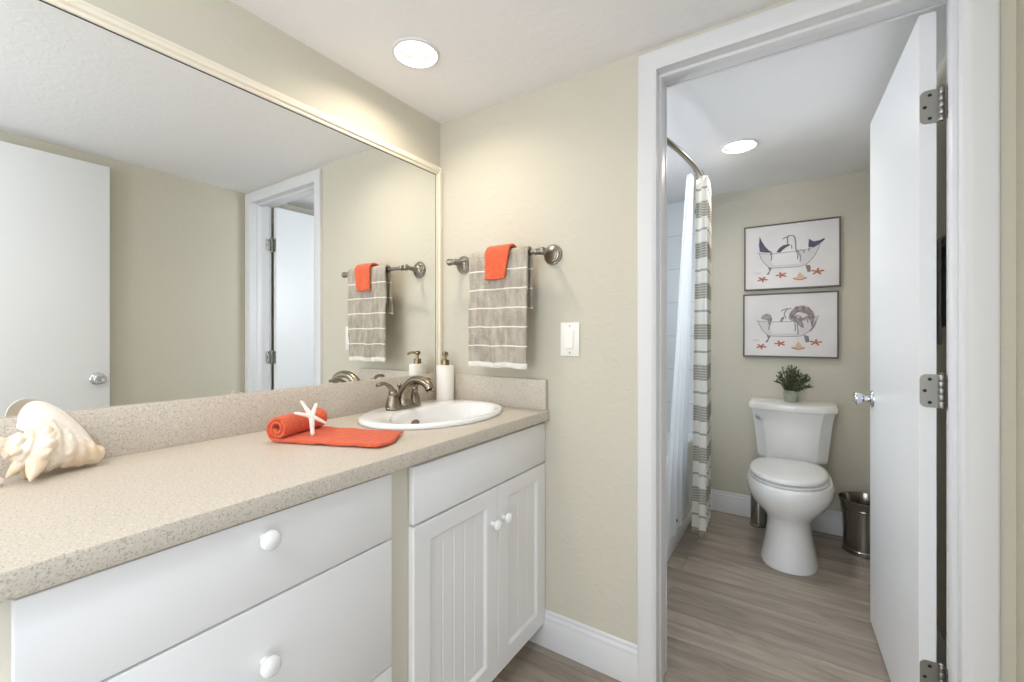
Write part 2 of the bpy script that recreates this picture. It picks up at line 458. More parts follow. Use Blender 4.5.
# window in the tub alcove
b = NB()
for lo, hi in (((-0.09, WY0, WZ0), (0.012, WY0+0.04, WZ1)), ((-0.09, WY1-0.04, WZ0), (0.012, WY1, WZ1)), ((-0.09, WY0, WZ0), (0.012, WY1, WZ0+0.04)), ((-0.09, WY0, WZ1-0.04), (0.012, WY1, WZ1)), ((-0.06, WY0, 1.535), (-0.02, WY1, 1.565))):
    box(b, lo, hi, 0.003)
w1 = structure('window_1', b, 'trim', 'white framed window above the bathtub', 'window')
b = NB(); box(b, (-0.045, WY0 + 0.03, WZ0 + 0.03), (-0.040, WY1 - 0.03, WZ1 - 0.03)); finish('pane', b, 'pane', w1)

# unseen window and opening, added to let in even frontal fill
b = NB()
for lo, hi in (((BX0, YB - 0.09, BZ0), (BX0 + 0.05, YB + 0.012, BZ1)), ((BX1 - 0.05, YB - 0.09, BZ0), (BX1, YB + 0.012, BZ1)), ((BX0 + 0.05, YB - 0.09, BZ0), (BX1 - 0.05, YB + 0.012, BZ0 + 0.05)), ((BX0 + 0.05, YB - 0.09, BZ1 - 0.05), (BX1 - 0.05, YB + 0.012, BZ1)), ((0.88, YB - 0.06, BZ0 + 0.05), (0.92, YB - 0.02, BZ1 - 0.05))):
    box(b, lo, hi, 0.003)
w2 = structure('fill_window', b, 'trim', 'added wide white framed window behind the viewer, for frontal fill light', 'window')
b = NB(); box(b, (BX0 + 0.04, YB - 0.045, BZ0 + 0.04), (BX1 - 0.04, YB - 0.040, BZ1 - 0.04)); finish('pane', b, 'pane', w2)

# tile surround of the tub
TX = 0.775
b = NB(); box(b, (0.0, YF - 0.012, 0.45), (TX, YF, H - 0.002)); box(b, (0.012, PT, 0.45), (TX, PT + 0.012, H - 0.002))
for lo, hi in (((0, PT, 0.45), (0.012, WY0, H - 0.002)), ((0, WY1, 0.45), (0.012, YF, H - 0.002)), ((0, WY0, 0.45), (0.012, WY1, WZ0)), ((0, WY0, WZ1), (0.012, WY1, H - 0.002))):
    box(b, lo, hi)
structure('trim_1', b, 'tile', 'white tiled surround on the walls above the bathtub', 'wall tile', origin=(0, 0, 0))

# baseboards
BP = [(0, 0), (0.014, 0), (0.014, 0.092), (0.011, 0.100), (0.011, 0.112), (0.006, 0.122), (0.006, 0.130), (0.002, 0.136), (0, 0.136)]
def baseboard(name, label, a, bb, nrm):
    b = NB(); a = Vector(a); bb = Vector(bb); n = Vector(nrm)
    loft(b, [[p + n * t + V(0, 0, h) for t, h in BP] for p in (a, bb)])
    return structure(name, b, 'trim', label, 'baseboard', ang=25)
baseboard('baseboard_middle', 'white baseboard between the vanity and the doorway casing', (0.40, 0, 0), (0.899, 0, 0), (0, -1, 0))
baseboard('baseboard_far', 'white baseboard behind the toilet', (0.79, YF, 0), (XR, YF, 0), (0, -1, 0))
baseboard('baseboard_right', 'white baseboard in the toilet room behind the open door', (XR, PT, 0), (XR, YF - 0.014, 0), (-1, 0, 0))
baseboard('baseboard_entry', 'white baseboard on the right wall behind the entry door', (XR, -1.43, 0), (XR, -0.02, 0), (-1, 0, 0))

# doorway casing and jamb
CT = 0.018
def casing(b, yw, s):
    # s = -1: on the vanity side (protrudes to -y), +1: on the toilet side
    # one mitred profile swept up one side, across the head and down the other
    pr = [(-0.002, 0.0), (-0.002, 0.011), (0.001, 0.014), (0.006, 0.0145), (0.008, 0.0165), (0.016, CT), (0.053, CT), (0.0575, CT - 0.002), (0.060, CT - 0.006), (0.060, 0.0)]
    y = lambda t: yw + s * t
    loft(b, [[V(D0 - w, y(t), 0) for w, t in pr], [V(D0 - w, y(t), DH + w) for w, t in pr], [V(D1 + w, y(t), DH + w) for w, t in pr], [V(D1 + w, y(t), 0) for w, t in pr]])
b = NB(); casing(b, 0, -1); casing(b, PT, 1)
box(b, (D0 - 0.02, 0, 0), (D0, PT, DH + 0.02), 0.001); box(b, (D1, 0, 0), (D1 + 0.02, PT, DH + 0.02), 0.001); box(b, (D0 - 0.019, 0.0005, DH), (D1 + 0.019, PT - 0.0005, DH + 0.02), 0.001)
box(b, (D0 - 0.001, 0.030, 0), (D0 + 0.006, 0.068, DH), 0.003); box(b, (D1 - 0.011, 0.030, 0), (D1 + 0.001, 0.068, DH), 0.003); box(b, (D0, 0.030, DH - 0.011), (D1, 0.068, DH + 0.001), 0.003)
structure('trim_2', b, 'trim', 'white casing and jamb around the doorway to the toilet room', 'door casing', origin=(D0, 0, 0))
# entry doorway casing on the right wall
b = NB()
box(b, (XR - CT, -1.50, 0), (XR, -1.444, DH + 0.057), 0.003); box(b, (XR - CT, -2.457, 0), (XR, -2.40, DH + 0.057), 0.003); box(b, (XR - CT, -2.456, DH), (XR, -1.445, DH + 0.056), 0.003)
structure('trim_3', b, 'trim', 'white casing of the entry doorway', 'door casing')

# ------------------------------------------------------------------ doors
def knob_shape(b, p, d, r=0.026, tulip=True):
    lathe(b, [(0.032, 0), (0.032, 0.004), (0.028, 0.010), (0.014, 0.013), (0.012, 0.024), (0.014, 0.030), (0.019, 0.034), (r*0.95, 0.046), (r, 0.053), (r*0.98, 0.057), (r*0.85, 0.060), (0.010, 0.059), (0.009, 0.057), (0.001, 0.057)], p, d, 28)

ang = math.radians(92.4)
hx, hy_ = D1 - 0.011, PT + 0.012       # hinge line
# leaf in local frame: u along width from the hinge, n = thickness
u = V(-math.sin(ang - PI/2), math.cos(ang - PI/2), 0); n = V(-u.y, u.x, 0)    # n points to -x (the face we see)
hp = V(hx, hy_, 0)
def DL(a, t, z): return hp + u * a + n * t + V(0, 0, z)
DWID, DTH = 0.712, 0.035
door1 = NB()
R = [[DL(a, t, z) for a, t in ((0.006, 0.008), (0.006, 0.008 + DTH), (0.006 + DWID, 0.008 + DTH), (0.006 + DWID, 0.008))] for z in (0.012, 2.044)]
loft(door1, R)
bmesh.ops.bevel(door1, geom=door1.edges[:], offset=0.0015, segments=2, affect='EDGES')
d1 = structure('door_1', door1, 'door', 'white flush door standing open into the toilet room', 'door', origin=(hx, hy_, 0))
def hinge(zc):
    b = NB(); h = 0.0445; r = 0.014; w = 0.036
    pts = []
    for cx, cy, a0 in ((w - r, h - r, 0), (w - r, -h + r, -90)):
        pass
    poly = [(0, h)] + [(w - r + r*math.sin(math.radians(a)), h - r + r*math.cos(math.radians(a))) for a in range(0, 91, 15)] + [(w - r + r*math.cos(math.radians(a)), -h + r - r*math.sin(math.radians(a))) for a in range(0, 91, 15)] + [(0, -h)]
    # plate on the door's hinge edge (faces the viewer)
    loft(b, [[DL(0.006 - 0.0022 * k, 0.008 - 0.002 + s, zc + t) for s, t in poly] for k in (0.0, 1.0)])
    # plate on the jamb
    loft(b, [[V(D1 - 0.0022 * k, hy_ - 0.004 - s * 0.95, zc + t) for s, t in poly] for k in (0.0, 1.0)])
    o = finish('hinge', b, 'hinge', d1)
    k = NB()
    for i in range(5):
        z0 = zc - h + i * 2*h/5
        lathe(k, [(0.0062, 0.0006), (0.0066, 0.0012), (0.0066, 2*h/5 - 0.0012), (0.0062, 2*h/5 - 0.0006)], (hx, hy_, z0), (0, 0, 1), 16)
    lathe(k, [(0.0045, 0), (0.006, 0.002), (0.004, 0.005), (0.001, 0.0055)], (hx, hy_, zc + h), (0, 0, 1), 16)
    finish('knuckle', k, 'hinge', o)
    s = NB()
    for sa, ta in ((0.026, 0.0), (0.016, 0.031), (0.016, -0.031)):
        p = DL(0.0037, 0.006 + sa, zc + ta)
        lathe(s, [(0.0044, 0), (0.004, 0.0006)], p, -u, 14)
        lathe(s, [(0.0044, 0), (0.004, 0.0006)], (D1 - 0.0022, hy_ - 0.004 - sa*0.95, zc + ta), (-1, 0, 0), 14)
    finish('screw', s, 'black', o)
for z in (1.790, 1.030, 0.262): hinge(z)
b = NB(); kp = DL(0.006 + DWID - 0.06, 0.008 + DTH, 0.925); knob_shape(b, kp, n)
tag(finish('knob', b, 'chrome', d1, ang=50), 'chrome door knob on the visible face')
b = NB(); knob_shape(b, DL(0.006 + DWID - 0.06, 0.008, 0.925), -n); finish('knob', b, 'chrome', d1, ang=50)

b = NB(); box(b, (1.700, -1.440, 0.012), (1.735, -0.702, 2.064), 0.0015)
d2 = structure('door_2', b, 'door', 'white flush entry door folded back on the right wall, seen in the mirror', 'door')
b = NB(); knob_shape(b, (1.700, -0.752, 0.955), (-1, 0, 0)); finish('knob', b, 'chrome', d2, ang=50)
b = NB()
for z in (0.25, 1.03, 1.80): lathe(b, [(0.006, 0), (0.006, 0.089)], (1.741, -1.444, z), (0, 0, 1), 12)
finish('hinge', b, 'hinge', d2)

# ------------------------------------------------------------------ ceiling lights
def recessed(name, x, y, r, depth, label, watts, color, lamp_r, group='recessed ceiling lights', hole=True):
    if hole:
        c = NB(); lathe(c, [(r - 0.010, -0.02), (r - 0.010, depth + 0.012)], (x, y, H), (0, 0, 1), 48); cut(ceil, c)
    t = thing(name, (x, y, H), label, 'ceiling light', group)
    b = NB(); lathe(b, [(r - 0.011, 0.0), (r - 0.010, -0.006), (r - 0.002, -0.005), (r, -0.001), (r, 0.0005), (r - 0.011, 0.0)], (x, y, H), (0, 0, 1), 48, False, False); finish('trim_ring', b, 'trim', t)
    b = NB(); lathe(b, [(r - 0.0105, -0.004), (r - 0.014, depth * 0.3), (r - 0.020, depth), (r - 0.011, depth + 0.004), (r - 0.0102, -0.004)], (x, y, H), (0, 0, 1), 48, False, False); finish('baffle', b, 'baffle' if depth > 0.02 else 'trim', t)
    b = NB(); lathe(b, [(r - 0.02, depth + 0.006), (r - 0.021, depth - 0.002), (r - 0.035, depth - 0.003), (0.001, depth - 0.004)], (x, y, H), (0, 0, 1), 48); finish('lens', b, 'lens', t)
    area_light('lamp', (x, y, H + depth - 0.007), lamp_r * 2, watts, color, (0, 0, -1), parent=t, spread=math.radians(158))
    return t
recessed('recessed_light', 0.271, -0.412, 0.080, 0.026, 'recessed ceiling light above the sink, its lens set deep in the can', CAN_W['vanity'], (1.0, 0.88, 0.72), 0.05)
recessed('recessed_light', 1.093, 0.994, 0.086, 0.012, 'flush round ceiling light in the toilet room', CAN_W['toilet'], (1.0, 0.93, 0.83), 0.06)
recessed('recessed_light', 0.271, -1.66, 0.080, 0.026, 'recessed ceiling light above the left end of the vanity, out of view', CAN_W['left'], (1.0, 0.88, 0.70), 0.05)
dm = thing('flash_fill_dome', (0.95, -1.95, H), 'added white dome light behind the viewer, standing in for bounced flash', 'ceiling light')  # added lamp, imitates flash bounced off the ceiling
b = NB(); lathe(b, [(0.135, -0.0005), (0.138, -0.008), (0.134, -0.020), (0.120, -0.022)], (0.95, -1.95, H), (0, 0, 1), 48, False, False); finish('trim_ring', b, 'trim', dm)
b = NB(); lathe(b, [(0.128, -0.018), (0.124, -0.040), (0.105, -0.066), (0.065, -0.084), (0.001, -0.090)], (0.95, -1.95, H), (0, 0, 1), 48, False, False); finish('glass_shade', b, 'filldomeglass', dm)
pl_ = bpy.data.lights.new('flash_fill_lamp', 'POINT'); pl_.energy = CAN_W['dome']; pl_.shadow_soft_size = 0.10; pl_.color = (0.90, 0.95, 1.0)
po = bpy.data.objects.new('flash_fill_lamp', pl_); COL.objects.link(po); po.parent = dm; po.location = (0, 0, -0.22)

# ------------------------------------------------------------------ mirror
MZ0, MZ1, MY0, MY1 = 1.0115, 1.889, -1.475, -0.034
mir = thing('wall_mirror', (0, -0.75, MZ0), 'long wall mirror above the vanity with cream trim along its top edge', 'mirror')
b = NB(); box(b, (0.0005, MY0, MZ0), (0.0055, MY1, MZ1)); b.faces.ensure_lookup_table()
finish('glass', b, 'silver', mir, smooth=False)
b = NB(); box(b, (0.0056, MY0, MZ1 - 0.0025), (0.0066, MY1, MZ1)); box(b, (0.0056, MY1 - 0.002, MZ0), (0.0066, MY1, MZ1 - 0.0025)); finish('frame_lip_shadow', b, 'edge', mir)  # dark strips painting the shade along the frame lip
FP = [(0.0, 0.0), (0.010, 0.0), (0.012, 0.003), (0.012, 0.010), (0.018, 0.014), (0.019, 0.024), (0.014, 0.031), (0.014, 0.036), (0.0, 0.036)]
b = NB()
loft(b, [[V(t, y, MZ1 + h) for t, h in FP] for y in (MY0, MY1 + 0.0335)])
loft(b, [[V(t, MY1 + h * 0.93, z) for t, h in FP] for z in (MZ0, MZ1 + 0.034)])
tag(finish('frame', b, 'cream', mir, ang=25), 'cream painted moulding along the top and right edges')

# ------------------------------------------------------------------ vanity
CZ = 0.896
XF = 0.520       # cabinet face
VY0 = -1.43      # left end of the vanity
ct = thing('countertop', (0.27, -0.7, CZ), 'long speckled beige laminate countertop with backsplash', 'countertop')
b = NB()
prof = [(0.002, CZ - 0.038), (0.553, CZ - 0.038), (0.5555, CZ - 0.037), (0.5565, CZ - 0.0345), (0.5565, CZ - 0.0045), (0.555, CZ - 0.0012), (0.551, CZ), (0.002, CZ)]
loft(b, [[V(x, y, z) for x, z in prof] for y in (VY0, -0.002)])
top = finish('top', b, 'counter', ct, ang=50)
SX, SY, SA, SB = 0.262, -0.310, 0.216, 0.284     # sink centre and half-axes
c = NB(); lathe(c, [(0.93, -0.2), (0.93, 0.1)], (SX, SY, CZ), (0, 0, 1), 64, sx=SA, sy=SB); cut(top, c)
b = NB(); box(b, (0.002, VY0, CZ), (0.021, -0.002, 1.011), 0.0015); box(b, (0.021, -0.021, CZ), (0.550, -0.002, 1.011), 0.0015); finish('backsplash', b, 'counter', ct)

def round_knob(b, p, r=0.018):
    lathe(b, [(0.008, 0), (0.007, 0.010), (0.009, 0.013), (r*0.9, 0.016), (r, 0.021), (r*0.94, 0.027), (r*0.6, 0.0315), (0.001, 0.0325)], p, (1, 0, 0), 24, sx=1.0, sy=1.0)

dc = thing('drawer_cabinet', (0.26, -1.05, 0), 'white drawer cabinet under the left part of the countertop', 'cabinet')
b = NB(); box(b, (0.004, VY0 + 0.01, 0.09), (XF, -0.6835, CZ - 0.0385), 0.001); box(b, (0.004, VY0 + 0.02, 0), (0.46, -0.6835, 0.0899)); finish('body', b, 'stile', dc)
for z0, z1, kz in ((0.697, 0.850, 0.813), (0.396, 0.693, 0.588), (0.092, 0.392, 0.30)):
    b = NB(); box(b, (XF + 0.0005, -1.351, z0), (XF + 0.019, -0.751, z1), 0.0025)
    d = finish('drawer', b, 'cab', dc)
    b = NB(); round_knob(b, (XF + 0.019, -1.048, kz)); finish('knob', b, 'knob', d, ang=60)

sc_ = thing('sink_cabinet', (0.26, -0.36, 0), 'white sink cabinet with two beadboard doors beside the wall', 'cabinet')
b = NB(); box(b, (0.004, -0.6825, 0.09), (XF, -0.002, 0.69), 0.001); box(b, (0.004, -0.6825, 0), (0.46, -0.002, 0.0899)); box(b, (0.49, -0.6825, 0.69), (XF, -0.002, CZ - 0.0385)); finish('body', b, 'stile', sc_)
b = NB(); box(b, (XF + 0.0005, -0.681, 0.700), (XF + 0.019, -0.003, 0.846), 0.0025); finish('false_drawer_front', b, 'cab', sc_)
def bead_door(y0, y1, z0, z1, ky):
    b = NB(); x0, x1, xp = XF + 0.0005, XF + 0.019, XF + 0.011
    fw = 0.058
    iy0, iy1, iz0, iz1 = y0 + fw, y1 - fw, z0 + fw, z1 - fw + 0.008
    # frame ring (outer bevelled edge, inner sloped edge) and beadboard panel
    def rect(x, a, c, d, e): return [V(x, a, d), V(x, c, d), V(x, c, e), V(x, a, e)]
    e = 0.0025
    loft(b, [rect(x0, y0, y1, z0, z1), rect(x1 - e, y0, y1, z0, z1), rect(x1 - e*0.3, y0 + e*0.3, y1 - e*0.3, z0 + e*0.3, z1 - e*0.3), rect(x1, y0 + e, y1 - e, z0 + e, z1 - e),
             rect(x1, iy0, iy1, iz0, iz1), rect(x1 - 0.001, iy0 + 0.002, iy1 - 0.002, iz0 + 0.002, iz1 - 0.002), rect(xp, iy0 + 0.009, iy1 - 0.009, iz0 + 0.009, iz1 - 0.009)], True, False)
    a, c = iy0 + 0.009, iy1 - 0.009; lo, hi = iz0 + 0.009, iz1 - 0.009
    nb = max(3, round((c - a) / 0.050)); w = (c - a) / nb; ys = [(a, xp)]
    for i in range(1, nb):
        q = a + i * w; ys += [(q - 0.004, xp), (q - 0.001, xp - 0.0012), (q + 0.001, xp - 0.0012), (q + 0.004, xp)]
    ys.append((c, xp))
    loft(b, [[V(x, y, z) for y, x in ys] for z in (lo, hi)], False, False, False)
    d = finish('door', b, 'cab', sc_, ang=20)
    b = NB(); round_knob(b, (x1, ky, 0.586), 0.0165); finish('knob', b, 'knob', d, ang=60)
bead_door(-0.681, -0.3145, 0.088, 0.694, -0.345)
bead_door(-0.3115, -0.003, 0.088, 0.694, -0.285)

# sink
sk = thing('sink', (SX, SY, CZ), 'white oval drop-in sink set in the countertop', 'sink')
b = NB()
def ering(a, bb, z, dx=0.0, dy=0.0, seg=64): return [V(SX + dx + a*math.cos(2*PI*i/seg), SY + dy + bb*math.sin(2*PI*i/seg), z) for i in range(seg)]
rings = [ering(SA*0.925, SB*0.925, CZ - 0.02), ering(SA*0.93, SB*0.93, CZ + 0.0005), ering(SA*0.985, SB*0.985, CZ + 0.0005), ering(SA, SB, CZ + 0.003), ering(SA*1.0, SB*1.0, CZ + 0.009), ering(SA*0.985, SB*0.985, CZ + 0.0145), ering(SA*0.95, SB*0.955, CZ + 0.017),
         ering(0.141, 0.232, CZ + 0.0155, 0.055), ering(0.134, 0.224, CZ + 0.012, 0.056), ering(0.127, 0.215, CZ - 0.002, 0.056), ering(0.119, 0.204, CZ - 0.04, 0.052), ering(0.112, 0.182, CZ - 0.085, 0.036), ering(0.08, 0.135, CZ - 0.122, 0.026), ering(0.042, 0.06, CZ - 0.136, 0.015), ering(0.022, 0.022, CZ - 0.139, 0.008)]
loft(b, rings, False, True)
finish('basin', b, 'ceramic', sk, ang=60)
b = NB(); lathe(b, [(0.0235, 0.001), (0.023, 0.004), (0.017, 0.003), (0.016, 0.006), (0.001, 0.008)], (SX + 0.008, SY, CZ - 0.1395), (0, 0, 1), 28); finish('drain', b, 'nickel', sk)
b = NB(); lathe(b, [(0.0135, 0), (0.0135, 0.003), (0.010, 0.0035), (0.001, 0.002)], (SX + 0.052 - 0.1175, SY - 0.035, CZ - 0.030), (1, 0, 0.28), 24, sx=1.5, sy=0.75); finish('overflow', b, 'nickel', sk)

# faucet (runs along y behind the bowl)
FX, FY, FZ = 0.132, -0.338, CZ + 0.0172
fa = thing('faucet', (FX, FY, FZ), 'brushed nickel two-handle faucet behind the sink', 'faucet')
b = NB()
def stad(hw, hl, z, seg=40):
    r = []
    for i in range(seg):
        t = 2*PI*i/seg; c, s = math.cos(t), math.sin(t)
        r.append(V(FX + hw*abs(c)**0.75*(1 if c >= 0 else -1), FY + hl*abs(s)**0.75*(1 if s >= 0 else -1), z))
    return r
loft(b, [stad(0.027, 0.078, FZ + 0.0003), stad(0.028, 0.079, FZ + 0.004), stad(0.026, 0.077, FZ + 0.011), stad(0.020, 0.068, FZ + 0.016)])
finish('base_plate', b, 'nickel', fa, ang=60)
b = NB()
body = spline([(FX, FY, FZ + 0.010), (FX + 0.002, FY, FZ + 0.04), (FX + 0.020, FY - 0.001, FZ + 0.076), (FX + 0.056, FY - 0.004, FZ + 0.101), (FX + 0.096, FY - 0.007, FZ + 0.105), (FX + 0.130, FY - 0.009, FZ + 0.093), (FX + 0.142, FY - 0.010, FZ + 0.076)], 7)
tube(b, body, [0.034, 0.028, 0.021, 0.0175, 0.016, 0.016, 0.0165, 0.016], 20)
lathe(b, [(0.0125, -0.001), (0.012, 0.004)], (FX + 0.1428, FY - 0.010, FZ + 0.072), (0.2, 0, -1), 16)
finish('spout', b, 'nickel', fa, ang=60)
for s in (-1, 1):
    b = NB(); hy = FY + s * 0.051
    lathe(b, [(0.0268, 0.004), (0.0262, 0.014), (0.0228, 0.030), (0.0185, 0.044), (0.0168, 0.050), (0.0150, 0.0515), (0.0150, 0.0535), (0.0165, 0.056), (0.0155, 0.064), (0.011, 0.071), (0.004, 0.074), (0.001, 0.0745)], (FX, hy, FZ), (0, 0, 1), 28)
    lev = spline([(FX, hy, FZ + 0.060), (FX + 0.002, hy + s*0.016, FZ + 0.083), (FX + 0.004, hy + s*0.042, FZ + 0.096), (FX + 0.006, hy + s*0.066, FZ + 0.095), (FX + 0.007, hy + s*0.078, FZ + 0.092)], 6)
    tube(b, lev, [0.012, 0.0105, 0.0085, 0.0085, 0.0095, 0.006], 14, flat=0.75)
    finish('handle', b, 'nickel', fa, ang=60)
b = NB(); tube(b, [(FX - 0.022, FY, FZ + 0.005), (FX - 0.024, FY, FZ + 0.072)], 0.0032, 10); lathe(b, [(0.004, 0), (0.0075, 0.005), (0.0085, 0.012), (0.006, 0.018), (0.001, 0.019)], (FX - 0.024, FY, FZ + 0.070), (0, 0, 1), 18); finish('lift_rod', b, 'nickel', fa, ang=60)

# soap dispenser
PX, PY = 0.088, -0.0635
sd = thing('soap_dispenser', (PX, PY, CZ), 'white textured soap dispenser with brass pump in the counter corner', 'soap dispenser')
b = NB(); r = 0.037
lathe(b, [(r - 0.003, 0.0005), (r, 0.004), (r, 0.150), (r - 0.003, 0.155), (0.014, 0.157)], (PX, PY, CZ), (0, 0, 1), 40); finish('bottle', b, 'soap', sd)
b = NB(); lathe(b, [(0.0165, 0.156), (0.0165, 0.176), (0.015, 0.179), (0.006, 0.180), (0.006, 0.196), (0.012, 0.198), (0.0135, 0.205), (0.011, 0.212), (0.001, 0.214)], (PX, PY, CZ), (0, 0, 1), 28)
tube(b, spline([(PX, PY, CZ + 0.204), (PX + 0.022, PY - 0.016, CZ + 0.206), (PX + 0.036, PY - 0.027, CZ + 0.198)], 6), [0.0055, 0.005, 0.0042], 12)
tag(finish('pump', b, 'gold', sd, ang=50), 'brass coloured pump head')

# orange rolled towel and starfish
e1 = V(0.94, 0.34, 0).normalized(); e2 = V(-e1.y, e1.x, 0)
RC = V(0.176, -0.765, CZ)       # under the roll's axis, mid width
b = NB()
def roll_profile():
    pts = []   # (along e1, height) centre line of the folded cloth, from inside of the spiral out to the flat end
    R0, R1, turns = 0.008, 0.031, 2.25
    a1 = -PI/2                                     # leaves the roll at its bottom
    N = 60
    for i in range(N + 1):
        t = i / N; a = a1 - (1 - t) * turns * 2 * PI; r = R0 + (R1 - R0) * t
        pts.append((r * math.cos(a), 0.0365 + r * math.sin(a) + 0.0))
    zf = pts[-1][1]
    for i in range(1, 31): pts.append((0.292 * i / 30, zf + 0.0015 * math.sin(i * 0.55) + (0.004 * max(0, i - 26) / 4)))
    return pts
RP = roll_profile(); W = 0.176; NW = 16
arc = [0.0]
for p, q in zip(RP[:-1], RP[1:]): arc.append(arc[-1] + math.hypot(q[0]-p[0], q[1]-p[1]))
def roll_fn(s, t):
    k = min(int(round(s * (len(RP) - 1))), len(RP) - 1); a, h = RP[k]
    w = (t - 0.5) * W
    flat = min(1.0, max(0.0, (k - 60) / 30))
    w *= 1 - 0.10 * flat
    wob = 0.0035 * noise.noise(V(a * 30, w * 22, 1.3)) + 0.0022 * noise.noise(V(k * 0.21, w * 60, 4.3))
    bulge = 0.0025 * math.cos(t * PI * 2) * (1 - flat)
    return RC + e1 * (a + 0.012 * flat * math.sin(t * 5)) + e2 * w + V(0, 0, max(h + wob + bulge * 0.4 * (1 if h > 0.03 else 0), 0.0058))
sheet(b, roll_fn, len(RP) - 1, NW)
ot = finish('hand_towel', b, 'orange', solid=0.0095, subsurf=1, ang=180)
tag(ot, 'orange hand towel rolled at one end, lying on the countertop', 'towel')
# starfish leaning on the roll
SFc = RC + e1 * 0.046 + e2 * -0.012 + V(0, 0, 0.055)
nrm = (V(1.35, -1.464, 1.178) - SFc).normalized() * 0.9 + V(0, 0, 0.45); nrm = (nrm + e1 * 0.25).normalized()
xx = V(0, 0, 1).cross(nrm).normalized(); yy = nrm.cross(xx)
b = NB()
SFc = SFc + nrm * 0.010
for k, (aa, ll) in enumerate(((114, 0.052), (66, 0.040), (-32 , 0.040), (-92, 0.050), (158, 0.042))):
    a = math.radians(aa); d = xx * math.cos(a) + yy * math.sin(a)
    pts = [SFc - d * 0.003, SFc + d * ll * 0.3 + nrm * 0.001, SFc + d * ll * 0.65 - nrm * 0.001, SFc + d * ll - nrm * 0.003, SFc + d * (ll + 0.002) - nrm * 0.003]
    tube(b, spline(pts, 5), [0.0078, 0.0072, 0.0058, 0.0046, 0.0012], 12, flat=0.8)
ball(b, SFc, 0.0095, sz=0.8)
st = finish('starfish', b, 'star', ang=80)
tag(st, 'small white five-armed starfish leaning on the orange rolled towel', 'starfish')

# conch shell
S, T = V(0.086, -1.333, 0.992), V(0.064, -1.158, 0.926)
b = NB(); d = (T - S).normalized(); Ln = (T - S).length
up = V(-0.15, 0, 1); yv = (up - d * up.dot(d)).normalized(); xv = yv.cross(d)
if xv.x < 0: xv = -xv
RM = 0.046
def prof(t):
    if t < 0.32:
        q = t / 0.32; return RM * (0.05 + 0.62 * q ** 1.1) * (1 + 0.13 * math.sin(q * 3.5 * 2*PI))
    if t < 0.44: return RM * (0.67 + 0.33 * math.sin((t - 0.32) / 0.12 * PI/2))
    q = min(1.0, (t - 0.44) / 0.56); return RM * (0.30 + 0.70 * (1 - q) ** 0.9) * (1 if q < 0.93 else max(0.25, math.sqrt(max(0.0, 1 - ((q - 0.93) / 0.07) ** 2))))
NT, NA = 80, 64; rings = []
for i in range(NT + 1):
    t = i / NT; ring = []
    for k in range(NA):
        a = 2*PI*k/NA
        w = 1 + 0.05 * math.sin(t * 52 + a * 2) * (1 if t > 0.44 else 0.5)
        kn = max(0.0, math.cos(a * 4 + 0.6)) ** 4
        w += 0.30 * kn * math.exp(-((t - 0.42) / 0.05) ** 2) + 0.20 * kn * math.exp(-((t - 0.24) / 0.03) ** 2) + 0.12 * kn * math.exp(-((t - 0.60) / 0.05) ** 2)
        w += 0.10 * noise.noise(V(math.cos(a) * 2.5, math.sin(a) * 2.5, t * 9)) + 0.05 * noise.noise(V(math.cos(a) * 7, math.sin(a) * 7, t * 30))
        r = prof(t) * w
        ring.append(S + d * (t * Ln) + xv * (r * math.cos(a)) + yv * (r * math.sin(a)))
    rings.append(ring)
loft(b, rings)
def spine(t, deg, ln, r, back=0.25, drop=0.0):
    a = math.radians(deg); dv = (xv * math.cos(a) + yv * math.sin(a) - d * back).normalized(); p = S + d * (t * Ln) + (xv * math.cos(a) + yv * math.sin(a)) * prof(t) * 0.8
    tube(b, spline([p - dv * r, p + dv * ln * 0.35, p + dv * ln * 0.75 + V(0, 0, -drop * 0.4), p + dv * ln + V(0, 0, -drop)], 5), [r * 1.35, r * 0.9, r * 0.5, 0.0012], 14)
for q in ((0.42, -48, 0.046, 0.015, 0.25, 0.004), (0.42, 8, 0.022, 0.015, 0.2), (0.40, 52, 0.018, 0.012, 0.2), (0.34, -82, 0.034, 0.011, 0.45), (0.25, -30, 0.024, 0.009, 0.5), (0.24, 25, 0.014, 0.009, 0.3), (0.60, 20, 0.008, 0.010, 0.1), (0.62, -25, 0.007, 0.010, 0.1), (0.75, 5, 0.005, 0.008, 0.1)): spine(*q)
# the flaring outer lip, rising behind the spiny whorl towards the mirror
E = spline([(0.066, -1.286, 1.008), (0.058, -1.279, 1.038), (0.044, -1.262, 1.054), (0.036, -1.238, 1.049), (0.034, -1.210, 1.024), (0.040, -1.184, 0.986), (0.062, -1.164, 0.940)], 6)
nE = len(E); th = 0.0028
def lipp(i, j, off):
    t = i / (nE - 1); tb = 0.34 + 0.63 * t; B = S + d * (Ln * tb) + (yv * 0.85 + xv * 0.1) * prof(tb) * 0.8
    q = j / 10; p = B.lerp(E[i], q) + V(0.020, -0.004, 0.006) * math.sin(q * PI) * math.sin(t * PI) + V(-0.016, 0, 0) * max(0, q - 0.7) * math.sin(t * PI)
    return p + V(-off, 0, 0)
rows = []
for i in range(nE):
    rows.append([lipp(i, j, 0) for j in range(11)] + [lipp(i, j, th * 2) for j in range(10, -1, -1)])
loft(b, rows)
b.faces.ensure_lookup_table()
for f in b.faces: f.material_index = 0
nl = (nE - 1) * 22 + 2
for f in b.faces[len(b.faces) - nl:]:
    f.material_index = 1
zmin = min(v.co.z for v in b.verts); bmesh.ops.translate(b, verts=b.verts, vec=(max(0.006, 0.023 - min(v.co.x for v in b.verts)), 0.004, CZ + 0.0005 - zmin))
cs = finish('conch_shell', b, ['shell', 'shellwhite'], ang=75)
tag(cs, 'large cream conch shell with spines on the countertop by the mirror', 'seashell')
